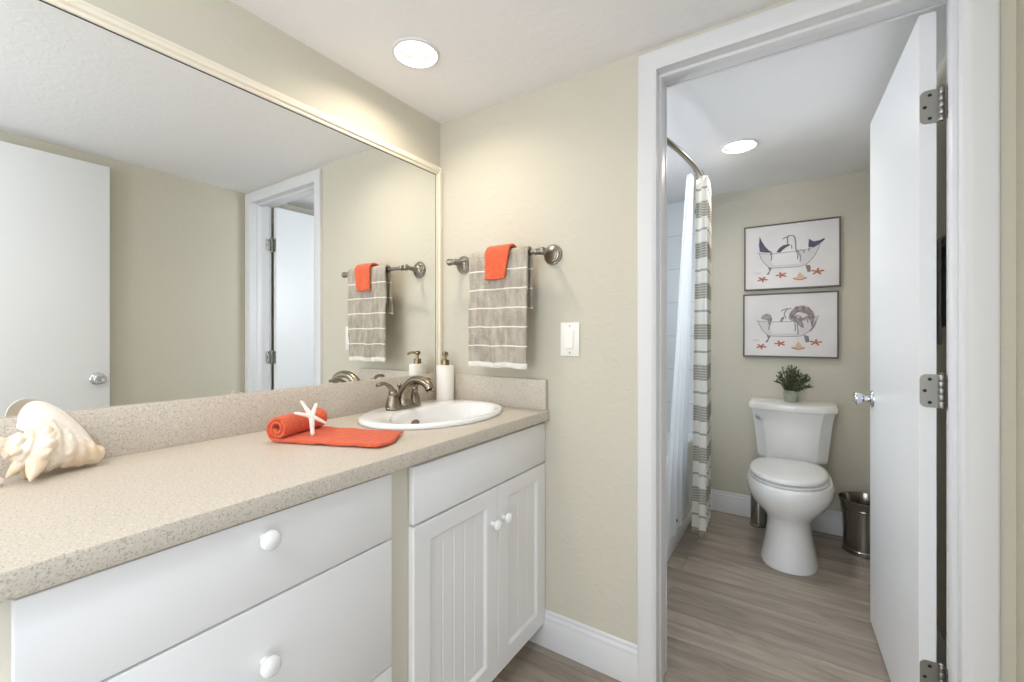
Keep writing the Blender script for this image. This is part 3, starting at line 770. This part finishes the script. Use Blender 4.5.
# second shell, mostly outside the frame on the left
b = NB(); NR, NF = 14, 48
def fan(i, k, top):
    t = i / NR; a = math.radians(-75 + 150 * k / NF); r = 0.045 * t
    z = 0.018 * math.sin(min(1, t) * PI * 0.5) * (1 - 0.9 * t * t) + 0.0015 * math.cos(k * 2*PI/4) * t + (0.004 if top else 0.0006)
    return V(0.115 + r * math.cos(a) * 0.75 - 0.02, -1.342 + r * math.sin(a) * 0.9, CZ + z * 1.8)
rows = [[fan(i, k, True) for k in range(NF + 1)] + [fan(i, k, False) for k in range(NF, -1, -1)] for i in range(1, NR + 1)]
loft(b, rows)
s2 = finish('scallop_shell', b, 'shellwhite', ang=80)
tag(s2, 'small white ribbed shell at the left end of the countertop', 'seashell')

# ------------------------------------------------------------------ towel bars and towels
def towel_bar(name, p0, p1, out, proj, z, label, m='pewter', ends=True):
    p0 = Vector(p0); p1 = Vector(p1); o = Vector(out); d = (p1 - p0).normalized()
    t = thing(name, (p0 + p1) / 2, label, 'towel bar')
    b = NB(); tube(b, [p0 + o * proj, p1 + o * proj], 0.0078, 18); finish('bar', b, m, t)
    for p, s in ((p0, -1), (p1, 1)):
        b = NB()
        lathe(b, [(0.038, 0.0005), (0.0385, 0.004), (0.036, 0.0075), (0.0325, 0.008), (0.032, 0.012), (0.029, 0.0145), (0.0245, 0.015), (0.024, 0.019), (0.016, 0.022), (0.0105, 0.028), (0.0095, 0.036), (0.0095, proj - 0.014), (0.012, proj - 0.011)], p, o, 32)
        c = p + o * proj
        lathe(b, [(0.0105, -0.030), (0.0125, -0.027), (0.0125, -0.022), (0.0100, -0.018), (0.0125, -0.010), (0.0140, 0.0), (0.0150, 0.004), (0.0142, 0.009), (0.0110, 0.0135), (0.006, 0.0165), (0.001, 0.0172)], c, d * s, 24)
        finish('bracket', b, m, t, ang=45)
    return t
BZ, BY = 1.482, -0.088
towel_bar('towel_bar', (0.138, 0, BZ), (0.572, 0, BZ), (0, -1, 0), -BY, BZ, 'pewter towel bar with ball ends on the wall beside the mirror')

def drape(b, x0, x1, byc, bz, r, front, back, seed, nx=30, wav=0.006, tilt=0.0, gather=0.0, axis='x', flare=0.0):
    """sheet over a bar: v runs from the back hem over the bar to the front hem; UV v = metres from the bar top"""
    arcn = 14; nf, nbk = 44, 26
    path = []   # (outwards offset, height, distance from the bar top, side)
    for i in range(nbk): s = back * (1 - i / nbk); path.append((r * -1, bz - s, s, -1, s / back))
    for i in range(arcn + 1):
        a = PI - PI * i / arcn; path.append((r * math.cos(a), bz + r * math.sin(a), 0.0, 0, 0))
    for i in range(1, nf + 1): s = front * i / nf; path.append((r, bz - s, s, 1, s / front))
    nv = len(path) - 1
    def fn(s, t):
        k = int(round(t * nv)); o, z, dist, side, q = path[k]
        x = x0 + (x1 - x0) * s
        w = wav * q ** 0.5 * (noise.noise(V(x * 26 + z * 5, seed, z * 3.5)) * 1.3 + 0.4 * math.sin(x * 85 + z * 9 + seed) + 0.5 * noise.noise(V(x * 60, seed, z * 24))) if side else 0
        if side < 0: w = abs(w) * 1.3 + flare * q * 1.0
        mid = (x0 + x1) / 2
        x = mid + (x - mid) * (1 - gather * q) + tilt * q
        z2 = z + (0.004 * noise.noise(V(x * 15, seed + 5, 0)) * q if side else 0)
        off = o + (w if side >= 0 else w * 0.4)
        if axis == 'x': return V(x, byc - off, z2)
        return V(byc - off, x, z2)
    def uvf(s, t):
        k = int(round(t * nv)); p = path[k]; return (s, p[2] if p[3] >= 0 else p[2] * 1.0)
    sheet(b, fn, nx, nv, uvf)
b = NB(); drape(b, 0.252, 0.524, BY, BZ + 0.002, 0.0165, 0.429, 0.21, 2.0, nx=48, gather=0.02, tilt=-0.004, wav=0.010, flare=-0.03)
gt = finish('bath_towel', b, 'greytowel', solid=0.011, subsurf=1, ang=180)
tag(gt, 'grey towel with thin white stripes hanging on the wall bar beside the mirror', 'towel')
b = NB(); drape(b, 0.342, 0.452, BY, BZ + 0.004, 0.0325, 0.097, 0.075, 7.0, nx=18, wav=0.004, gather=0.16, tilt=-0.010)
wc = finish('washcloth', b, 'orange', solid=0.010, subsurf=1, ang=180)
tag(wc, 'small folded orange washcloth draped over the hanging grey towel', 'washcloth')
# behind the open door
towel_bar('towel_bar', (XR, 0.24, 1.45), (XR, 0.66, 1.45), (-1, 0, 0), 0.058, 1.45, 'towel bar on the toilet room wall behind the open door')
b = NB(); drape(b, 0.28, 0.62, XR - 0.058, 1.452, 0.0135, 0.30, 0.25, 4.0, wav=0.004, axis='y')
dt = finish('bath_towel', b, 'darktowel', solid=0.007, subsurf=1, ang=180)
tag(dt, 'dark grey towel hanging behind the open door, seen through the hinge gap', 'towel')

# light switch
lx, lz = 0.643, 1.164
sw = thing('light_switch', (lx, 0, lz - 0.062), 'white rocker light switch on the wall beside the doorway', 'light switch')
b = NB(); box(b, (lx - 0.038, -0.0065, lz - 0.062), (lx + 0.038, -0.0003, lz + 0.062), 0.003); finish('plate', b, 'plastic', sw)
b = NB(); box(b, (lx - 0.0175, -0.0085, lz - 0.035), (lx + 0.0175, -0.006, lz + 0.035), 0.0008)
prism(b, [(-0.0085, lz - 0.033), (-0.0145, lz - 0.031), (-0.0095, lz + 0.033), (-0.0085, lz + 0.033)], lx - 0.0155, lx + 0.0155, 'yz'); finish('rocker', b, 'plastic', sw)
for s in (-1, 1):
    b = NB(); lathe(b, [(0.0032, 0), (0.0028, 0.001), (0.001, 0.0012)], (lx, -0.0065, lz + s * 0.049), (0, -1, 0), 14); finish('screw', b, 'hinge', sw)

# ------------------------------------------------------------------ toilet
TXC = 1.306
to = thing('toilet', (TXC, 1.4, 0), 'white two-piece toilet with closed lid against the far wall', 'toilet')
def egg(z, w, yf, yb, yc=None, p=2.0, seg=64, pb=None):
    """plan outline: half width w, front tip yf, back yb, widest at yc"""
    if yc is None: yc = yb - (yb - yf) * 0.42
    r = []
    for i in range(seg):
        a = 2*PI*i/seg; c, s = math.cos(a), math.sin(a)
        pp = p if s < 0 else (pb or p)
        x = w * (abs(c) ** (2/pp)) * (1 if c >= 0 else -1)
        y = yc + ((yc - yf) if s < 0 else (yb - yc)) * (abs(s) ** (2/pp)) * (1 if s >= 0 else -1)
        r.append(V(TXC + x, y, z))
    return r
BXC = -0.008      # bowl and lid sit a touch left of the tank's middle
b = NB()
loft(b, [egg(0.0005, 0.130, 1.096, 1.66, 1.28, 2.3, pb=4), egg(0.012, 0.131, 1.095, 1.66, 1.28, 2.3, pb=4), egg(0.05, 0.120, 1.103, 1.66, 1.28, 2.2, pb=4), egg(0.12, 0.108, 1.115, 1.66, 1.28, 2.2, pb=4), egg(0.195, 0.099, 1.122, 1.66, 1.29, 2.2, pb=4), egg(0.235, 0.104, 1.117, 1.66, 1.29, 2.1, pb=3.5),
         egg(0.268, 0.130, 1.088, 1.655, 1.29, 2.05, pb=3.2), egg(0.305, 0.163, 1.055, 1.65, 1.28, 2.0, pb=3), egg(0.348, 0.187, 1.028, 1.645, 1.27, 2.0, pb=2.8), egg(0.388, 0.196, 1.016, 1.64, 1.265, 2.0, pb=2.7), egg(0.418, 0.194, 1.018, 1.64, 1.265, 2.0, pb=2.7), egg(0.431, 0.188, 1.024, 1.635, 1.265, 2.0, pb=2.7), egg(0.433, 0.165, 1.045, 1.62, 1.265, 2.0, pb=2.7)])
box(b, (TXC - 0.135, 1.42, 0.33), (TXC + 0.12, 1.73, 0.438), 0.018, 4)
bmesh.ops.translate(b, verts=b.verts, vec=(BXC, 0, 0))
finish('bowl', b, 'ceramic', to, ang=60)
b = NB(); LZ = 0.034
loft(b, [egg(LZ + 0.4005, 0.172, 1.034, 1.475, 1.265, pb=2.9), egg(LZ + 0.404, 0.179, 1.026, 1.48, 1.265, pb=2.9), egg(LZ + 0.412, 0.179, 1.026, 1.48, 1.265, pb=2.9), egg(LZ + 0.4155, 0.172, 1.034, 1.475, 1.265, pb=2.9)])
bmesh.ops.translate(b, verts=b.verts, vec=(BXC * 1.5, 0, 0)); finish('seat', b, 'seat', to, ang=60)
b = NB()
loft(b, [egg(LZ + 0.4215, 0.170, 1.032, 1.478, 1.265, pb=3), egg(LZ + 0.4235, 0.176, 1.024, 1.482, 1.265, pb=3), egg(LZ + 0.434, 0.176, 1.024, 1.482, 1.265, pb=3), egg(LZ + 0.440, 0.171, 1.032, 1.48, 1.265, pb=3), egg(LZ + 0.444, 0.156, 1.052, 1.462, 1.265, pb=3), egg(LZ + 0.4475, 0.10, 1.13, 1.44, 1.27, pb=3), egg(LZ + 0.448, 0.02, 1.24, 1.32, 1.28)])
for s in (-1, 1): box(b, (TXC + s*0.075 - 0.022, 1.468, LZ + 0.401), (TXC + s*0.075 + 0.022, 1.505, LZ + 0.436), 0.006, 3)
bmesh.ops.translate(b, verts=b.verts, vec=(BXC * 1.5, 0, 0))
finish('lid', b, 'seat', to, ang=60)
def tankring(z, w, yf, yb, cut_, bow=0.0, r=0.012):
    """plan: straight back, angled front corners, bowed front"""
    pts = [(-w, yb), (-w, yf + cut_ * 0.95), (-w + cut_ * 0.95, yf + 0.006)]
    nb = 8
    for i in range(nb + 1):
        t = -1 + 2 * i / nb; pts.append(((w - cut_ * 1.25) * t, yf - bow * (1 - t * t)))
    pts += [(w - cut_ * 0.95, yf + 0.006), (w, yf + cut_ * 0.95), (w, yb)]
    return [V(TXC + x, y, z) for x, y in pts]
VB = lambda b, o: bmesh.ops.bevel(b, geom=[e for e in b.edges if abs(e.verts[0].co.z - e.verts[1].co.z) > 0.002 and len(e.link_faces) == 2 and e.calc_face_angle(0) > 0.4], offset=o, segments=3, affect='EDGES')
b = NB()
loft(b, [tankring(0.440, 0.150, 1.560, 1.742, 0.05, 0.004), tankring(0.447, 0.166, 1.543, 1.744, 0.055, 0.005), tankring(0.462, 0.172, 1.538, 1.745, 0.055, 0.006), tankring(0.60, 0.186, 1.528, 1.746, 0.056, 0.008), tankring(0.69, 0.196, 1.522, 1.747, 0.055, 0.010), tankring(0.738, 0.205, 1.516, 1.747, 0.052, 0.010)])
finish('tank', b, 'ceramic', to, ang=18)
b = NB()
loft(b, [tankring(0.7385, 0.206, 1.515, 1.750, 0.05, 0.012), tankring(0.742, 0.215, 1.504, 1.753, 0.052, 0.014), tankring(0.768, 0.218, 1.500, 1.754, 0.052, 0.014), tankring(0.777, 0.216, 1.503, 1.753, 0.052, 0.014), tankring(0.782, 0.206, 1.514, 1.748, 0.05, 0.012)])
VB(b, 0.006)
finish('tank_lid', b, 'ceramic', to, ang=35)
b = NB()
lp = V(TXC - 0.170, 1.549, 0.690); ln_ = V(-0.7, -0.7, 0)
lathe(b, [(0.015, -0.004), (0.015, 0.006), (0.010, 0.010), (0.001, 0.011)], lp, ln_, 20)
tube(b, spline([lp + ln_ * 0.010, lp + ln_ * 0.014 + V(0.012, -0.012, -0.004), lp + ln_ * 0.012 + V(0.026, -0.020, -0.010)], 5), [0.006, 0.005, 0.0055], 12)
tag(finish('flush_lever', b, 'chrome', to), 'chrome flush lever')

# plant on the tank
PX2, PY2, PZ2 = 1.302, 1.640, 0.7825
pl = thing('potted_plant', (PX2, PY2, PZ2), 'small leafy green plant in a pale pot on the toilet tank', 'plant')
b = NB(); lathe(b, [(0.030, 0.0005), (0.036, 0.004), (0.039, 0.03), (0.0395, 0.062), (0.0385, 0.068), (0.036, 0.068), (0.035, 0.056), (0.001, 0.056)], (PX2, PY2, PZ2), (0, 0, 1), 32); finish('pot', b, 'pot', pl)
rng = random.Random(11); bs = NB(); bl = NB()
def leaf(b, p, d, ln, w):
    d = d.normalized(); x, y, _ = frame_of(d); a = rng.uniform(0, 2*PI); s = x * math.cos(a) + y * math.sin(a); up = d.cross(s)
    rows = []
    for t, ww in ((0, 0.08), (0.3, 0.85), (0.6, 1.0), (0.85, 0.6), (1.0, 0.08)):
        c = p + d * (ln * t) + up * (-0.12 * ln * t * t); h = w * ww * 0.5
        rows.append([c - s * h + up * h * 0.3, c - up * 0.0006, c + s * h + up * h * 0.3, c + up * 0.0006])
    loft(b, rows)
for k in range(38):
    a = rng.uniform(0, 2*PI); el = math.radians(rng.uniform(8, 90) ** 0.9 * 1.55 if False else rng.choice((22, 40, 55, 68, 80)) + rng.uniform(-9, 9)); ln = rng.uniform(0.085, 0.122) * (0.72 + 0.56 * math.sin(el))
    d = V(math.cos(a) * math.cos(el), math.sin(a) * math.cos(el) * 0.85, math.sin(el))
    p0 = V(PX2 + d.x * 0.018, PY2 + d.y * 0.018, PZ2 + 0.054)
    pts = spline([p0, p0 + d * ln * 0.5 + V(0, 0, 0.012), p0 + d * ln + V(0, 0, 0.004)], 6)
    tube(bs, pts, [0.0016, 0.0012, 0.0006], 6)
    for i, p in enumerate(pts[2:]):
        for _ in range(2):
            q = V(rng.uniform(-1, 1), rng.uniform(-1, 1), rng.uniform(-0.4, 1)) + d * 0.9
            leaf(bl, p, q, rng.uniform(0.016, 0.024), rng.uniform(0.007, 0.010))
finish('stems', bs, 'stem', pl); finish('foliage', bl, 'leaf', pl, ang=60)

# pictures
def picture(x0, x1, z0, z1, label, draw, name='framed_picture'):
    t = thing(name, ((x0 + x1) / 2, YF, z0), label, 'picture', 'framed prints above the toilet')
    fw, dp = 0.009, 0.030
    b = NB()
    y0, y1 = YF - dp, YF - 0.0005
    box(b, (x0, y0, z0), (x0 + fw, y1, z1), 0.001); box(b, (x1 - fw, y0, z0), (x1, y1, z1), 0.001); box(b, (x0 + fw, y0, z0), (x1 - fw, y1, z0 + fw), 0.001); box(b, (x0 + fw, y0, z1 - fw), (x1 - fw, y1, z1), 0.001)
    finish('frame', b, 'frame', t)
    b = NB(); yc = YF - dp + 0.005
    box(b, (x0 + fw, yc, z0 + fw), (x1 - fw, y1, z1 - fw), 0)
    lev = [0]
    def P(s, q): return (x0 + (x1 - x0) * s, z1 - (z1 - z0) * q)
    def poly(pts, mi):
        lev[0] += 1; y = yc - 0.0002 - 0.00006 * lev[0]
        v = [b.verts.new((P(s, q)[0], y, P(s, q)[1])) for s, q in pts]
        f = b.faces.new(v); f.material_index = mi
        bmesh.ops.triangulate(b, faces=[f])
    def line(pts, w, mi):
        pts = [Vector((p[0], p[1] , 0)) for p in pts]
        pts = spline(pts, 6) if len(pts) > 2 else pts
        L_, R_ = [], []
        for i, p in enumerate(pts):
            d = (pts[min(i+1, len(pts)-1)] - pts[max(i-1, 0)]).normalized(); nn = Vector((-d.y, d.x, 0)) * w / 2
            L_.append(p + nn); R_.append(p - nn)
        for i in range(len(pts) - 1):
            lev[0] += 0.02; y = yc - 0.0002 - 0.00006 * lev[0]
            q = [b.verts.new((P(c.x, c.y)[0], y, P(c.x, c.y)[1])) for c in (L_[i], L_[i+1], R_[i+1], R_[i])]
            b.faces.new(q).material_index = mi
        lev[0] += 1
    draw(poly, line)
    bmesh.ops.recalc_face_normals(b, faces=b.faces)
    finish('print', b, ['paper', 'navy', 'ink', 'mauve', 'wash', 'rust', 'sand'], t, smooth=False, recalc=False)
    return t
def star_poly(cx, cy, r, rot, asp=0.62):
    out = []
    for i in range(10):
        a = rot + i * PI / 5; q = r if i % 2 == 0 else r * 0.36
        out.append((cx + q * math.cos(a), cy + q * math.sin(a) * asp * 1.25))
    return out
def ell(cx, cy, a, b_, n=20, a0=0, a1=2*PI): return [(cx + a*math.cos(a0 + (a1-a0)*i/n), cy + b_*math.sin(a0 + (a1-a0)*i/n)) for i in range(n + (0 if abs(a1-a0-2*PI) < 1e-6 else 1))]
def tub_art(poly, line):
    poly([(0.165, 0.42), (0.30, 0.445), (0.52, 0.44), (0.70, 0.42), (0.80, 0.375), (0.76, 0.48), (0.70, 0.60), (0.655, 0.655), (0.60, 0.672), (0.33, 0.672), (0.275, 0.655), (0.225, 0.57), (0.185, 0.48)], 4)
    poly([(0.30, 0.46), (0.60, 0.455), (0.62, 0.55), (0.60, 0.63), (0.33, 0.63), (0.29, 0.55)], 0)
    line([(0.155, 0.405), (0.17, 0.43), (0.30, 0.448), (0.52, 0.443), (0.70, 0.42), (0.79, 0.375), (0.815, 0.365)], 0.007, 2)
    line([(0.17, 0.43), (0.20, 0.53), (0.25, 0.62), (0.30, 0.665), (0.45, 0.675), (0.60, 0.672), (0.67, 0.64), (0.74, 0.54), (0.80, 0.39)], 0.008, 2)
    for sx, m in ((0.285, -1), (0.675, 1)):
        poly([(sx - 0.02, 0.655), (sx + 0.03, 0.665), (sx + 0.012 + m*0.008, 0.72), (sx + 0.02 * m + 0.014, 0.765), (sx + 0.02 * m - 0.018, 0.765), (sx - 0.004, 0.71)], 2)
    poly(ell(0.15, 0.735, 0.045, 0.014), 4)
    for cx, cy, r, rot in ((0.205, 0.835, 0.058, 0.2), (0.41, 0.785, 0.060, 0.6), (0.775, 0.765, 0.064, -0.2)):
        for k in range(5):
            a = rot + k * 2 * PI / 5; line([(cx, cy), (cx + r * math.cos(a), cy + r * 0.75 * math.sin(a))], 0.020, 5)
    poly(ell(0.60, 0.835, 0.068, 0.035, 14, 0, PI), 6); poly([(0.565, 0.835), (0.60, 0.755), (0.645, 0.835)], 6); line([(0.53, 0.848), (0.60, 0.872), (0.67, 0.848)], 0.012, 5)
def art_fins(poly, line):
    tub_art(poly, line)
    poly([(0.175, 0.165), (0.20, 0.25), (0.235, 0.33), (0.275, 0.395), (0.315, 0.43), (0.24, 0.425), (0.175, 0.405), (0.168, 0.30)], 1)
    poly([(0.355, 0.435), (0.385, 0.375), (0.43, 0.335), (0.49, 0.325), (0.50, 0.345), (0.46, 0.37), (0.42, 0.41), (0.40, 0.44)], 1)
    poly([(0.685, 0.40), (0.69, 0.275), (0.735, 0.32), (0.79, 0.315), (0.845, 0.285), (0.845, 0.315), (0.79, 0.37), (0.735, 0.405)], 1)
    line([(0.475, 0.34), (0.475, 0.22), (0.50, 0.20), (0.54, 0.215), (0.555, 0.30), (0.56, 0.42)], 0.014, 2)
    line([(0.425, 0.245), (0.445, 0.225), (0.49, 0.21)], 0.016, 2)
    line([(0.515, 0.34), (0.52, 0.40)], 0.010, 2)
    for pts in (((0.56, 0.42), (0.58, 0.50), (0.575, 0.56)), ((0.575, 0.42), (0.605, 0.52), (0.603, 0.60)), ((0.60, 0.43), (0.64, 0.44), (0.64, 0.48)), ((0.29, 0.44), (0.305, 0.50), (0.30, 0.56)), ((0.30, 0.43), (0.31, 0.47)), ((0.69, 0.41), (0.695, 0.46))): line(list(pts), 0.012, 2)
def art_creature(poly, line):
    tub_art(poly, line)
    poly([(0.20, 0.395), (0.22, 0.345), (0.265, 0.315), (0.31, 0.335), (0.325, 0.40), (0.32, 0.44), (0.26, 0.415)], 3)
    line([(0.255, 0.41), (0.30, 0.425), (0.318, 0.43)], 0.014, 2)
    for pts in (((0.285, 0.43), (0.295, 0.50), (0.29, 0.57)), ((0.305, 0.43), (0.305, 0.49))): line(list(pts), 0.012, 2)
    poly([(0.50, 0.40), (0.505, 0.34), (0.535, 0.27), (0.58, 0.215), (0.65, 0.205), (0.71, 0.235), (0.75, 0.30), (0.765, 0.36), (0.75, 0.48), (0.735, 0.52), (0.725, 0.45), (0.70, 0.40), (0.66, 0.42), (0.63, 0.40), (0.655, 0.50), (0.655, 0.55), (0.62, 0.53), (0.58, 0.46), (0.54, 0.445)], 3)
    poly([(0.555, 0.36), (0.60, 0.30), (0.66, 0.32), (0.70, 0.35), (0.66, 0.39), (0.60, 0.385)], 4)
    line([(0.54, 0.40), (0.575, 0.36), (0.62, 0.37), (0.64, 0.42), (0.70, 0.385), (0.755, 0.355)], 0.016, 2)
    line([(0.58, 0.25), (0.62, 0.29), (0.665, 0.275)], 0.012, 2)
    line([(0.52, 0.30), (0.55, 0.36)], 0.010, 2)
    line([(0.475, 0.40), (0.455, 0.33), (0.475, 0.27), (0.50, 0.25)], 0.012, 2)
    poly([(0.405, 0.45), (0.42, 0.395), (0.445, 0.365), (0.455, 0.385), (0.435, 0.44)], 3)
    line([(0.42, 0.285), (0.46, 0.255), (0.53, 0.245)], 0.013, 2)
    for pts in (((0.565, 0.46), (0.57, 0.54), (0.568, 0.60)), ((0.59, 0.48), (0.598, 0.58), (0.595, 0.65)), ((0.69, 0.41), (0.70, 0.47)), ((0.755, 0.42), (0.745, 0.50), (0.75, 0.55)), ((0.78, 0.44), (0.76, 0.52), (0.72, 0.60))): line(list(pts), 0.012, 2)
picture(1.044, 1.548, 1.466, 1.877, 'upper framed print of dark fins rising from a clawfoot tub', art_fins)
picture(1.038, 1.538, 1.042, 1.443, 'lower framed print of a mauve sea animal lying in a clawfoot tub', art_creature)

# waste basket and brush holder
wx, wy = 1.640, 1.585
wb = thing('waste_basket', (wx, wy, 0), 'round brushed metal waste basket on the floor right of the toilet', 'waste basket')
b = NB()
lathe(b, [(0.096, 0.0005), (0.100, 0.003), (0.100, 0.022), (0.094, 0.027), (0.094, 0.034), (0.093, 0.10), (0.097, 0.19), (0.105, 0.25), (0.112, 0.278), (0.1145, 0.283), (0.1145, 0.288), (0.111, 0.288), (0.108, 0.276), (0.092, 0.19), (0.090, 0.03), (0.088, 0.008), (0.001, 0.008)], (wx, wy, 0), (0, 0, 1), 48)
finish('bin', b, 'steel', wb, ang=35)
b = NB(); lathe(b, [(0.1005, 0.232), (0.1045, 0.236), (0.1055, 0.241), (0.1035, 0.245)], (wx, wy, 0), (0, 0, 1), 48, False, False); finish('band', b, 'steel', wb)
bx, by_ = 1.133, 1.655
bh = thing('toilet_brush_holder', (bx, by_, 0), 'slim metal cylinder canister on the floor behind the toilet at left', 'brush holder')
b = NB(); lathe(b, [(0.050, 0.0005), (0.052, 0.003), (0.052, 0.010), (0.046, 0.014), (0.045, 0.24), (0.043, 0.245), (0.012, 0.247)], (bx, by_, 0), (0, 0, 1), 36); finish('canister', b, 'steel', bh)
b = NB(); lathe(b, [(0.008, 0.246), (0.008, 0.30), (0.011, 0.305), (0.010, 0.32), (0.001, 0.323)], (bx, by_, 0), (0, 0, 1), 20); finish('handle', b, 'steel', bh)

# ------------------------------------------------------------------ bathtub, rod, curtain, liner
TZ = 0.50
bt = thing('bathtub', (0.385, 0.94, 0), 'white bathtub along the left wall behind the shower curtain', 'bathtub')
def rr(x0, x1, y0, y1, r, z, n=6):
    out = []
    for cx, cy, a0 in ((x1 - r, y0 + r, -90), (x1 - r, y1 - r, 0), (x0 + r, y1 - r, 90), (x0 + r, y0 + r, 180)):
        for i in range(n + 1):
            a = math.radians(a0 + 90 * i / n); out.append(V(cx + r*math.cos(a), cy + r*math.sin(a), z))
    return out
b = NB(); ya, yb_ = PT + 0.014, YF - 0.014
loft(b, [rr(0.014, 0.752, ya, yb_, 0.004, 0.0005), rr(0.014, 0.752, ya, yb_, 0.004, TZ - 0.05), rr(0.014, 0.764, ya, yb_, 0.006, TZ - 0.04), rr(0.014, 0.765, ya, yb_, 0.006, TZ - 0.012), rr(0.02, 0.757, ya + 0.006, yb_ - 0.006, 0.01, TZ),
         rr(0.085, 0.69, ya + 0.08, yb_ - 0.09, 0.12, TZ - 0.002), rr(0.095, 0.68, ya + 0.09, yb_ - 0.11, 0.12, TZ - 0.02), rr(0.125, 0.65, ya + 0.13, yb_ - 0.22, 0.13, 0.16), rr(0.16, 0.615, ya + 0.18, yb_ - 0.28, 0.12, 0.11)])
finish('shell', b, 'tub', bt, ang=40)
b = NB(); prism(b, [(0.752, 0.0005), (0.770, 0.0005), (0.769, 0.028), (0.762, 0.042), (0.752, 0.048)], ya, yb_, 'xz'); finish('base_moulding', b, 'trim', bt)
RZ = 2.03
def rodp(y): return V(0.772 + 0.130 * math.sin(PI * (y - PT) / (YF - PT)), y, RZ)
rd = thing('curtain_rod', (0.80, 0.94, RZ), 'curved metal shower curtain rod below the ceiling', 'curtain rod')
b = NB(); tube(b, [rodp(PT + 0.014 + (YF - PT - 0.028) * i / 60) for i in range(61)], 0.0125, 16); finish('rod', b, 'pewter', rd)
for yy_, s in ((PT + 0.0125, 1), (YF - 0.0125, -1)):
    b = NB(); lathe(b, [(0.034, 0), (0.034, 0.006), (0.026, 0.012), (0.018, 0.026), (0.0175, 0.03)], rodp(yy_), (0, s, 0), 28); finish('flange', b, 'pewter', rd)

cu = thing('shower_curtain', (0.90, 1.06, 0.10), 'white shower curtain with taupe stripes gathered on the curved rod', 'shower curtain')
CB, CTOP = 0.135, 2.012
NFOLD = 6
def cur_fn(s, t):
    y = 0.990 + 0.345 * s
    p = rodp(y); z = CTOP + (CB - CTOP) * t
    spread = 1 + 0.10 * t
    ph = s * NFOLD * 2 * PI
    amp = 0.030 + 0.008 * t
    w = math.sin(ph); w = math.copysign(abs(w) ** 0.8, w)
    x = p.x + 0.016 + amp * w + 0.006 * noise.noise(V(s * 6, t * 3, 2.0)) * t - 0.012 * t
    yy = 1.16 + (y - 1.16) * spread + 0.010 * math.sin(ph * 2 + 1.0) + 0.008 * noise.noise(V(s * 5, t * 2, 8.0)) * t
    return V(x, yy, z)
b = NB(); sheet(b, cur_fn, 120, 60, lambda s, t: (s, CTOP + (CB - CTOP) * t)); finish('cloth', b, 'curtain', cu, solid=0.0022, ang=180)
for k in range(NFOLD + 1):
    s = (k + 0.25) / NFOLD if k < NFOLD else 0.99
    p = cur_fn(min(s, 1), 0); c = V((p.x + rodp(p.y).x) / 2 * 0.3 + rodp(p.y).x * 0.7, p.y, RZ - 0.011)
    b = NB(); tube(b, [c + V(0.020 * math.cos(2*PI*i/24), 0.0, 0.026 * math.sin(2*PI*i/24)) for i in range(25)], 0.0018, 8, cap=False); finish('ring', b, 'chrome', cu)
ln = thing('shower_liner', (0.86, 0.9, 0.10), 'sheer white liner hanging beside the striped curtain over the tub edge', 'shower liner')
LB = 0.175
def lin_fn(s, t):
    z = 2.005 + (LB - 2.005) * t
    y0 = 0.900 - 0.24 * t ** 0.8; y1 = 0.970 + 0.23 * t
    y = y0 + (y1 - y0) * s
    p = rodp(0.9 + 0.06 * s)
    x = p.x - 0.028 + (0.825 - p.x + 0.018) * min(1, t * 1.2) + (0.018 - 0.006 * t) * math.sin(s * 4.0 * 2 * PI) * (0.7 + 0.3 * t)
    return V(x, y, z)
b = NB(); sheet(b, lin_fn, 72, 44); finish('sheet', b, 'sheer', ln, ang=180)
b = NB(); p = lin_fn(0.35, 0.965); lathe(b, [(0.008, -0.004), (0.008, 0.004)], p, (1, -0.6, 0), 16); finish('weight', b, 'black', ln)
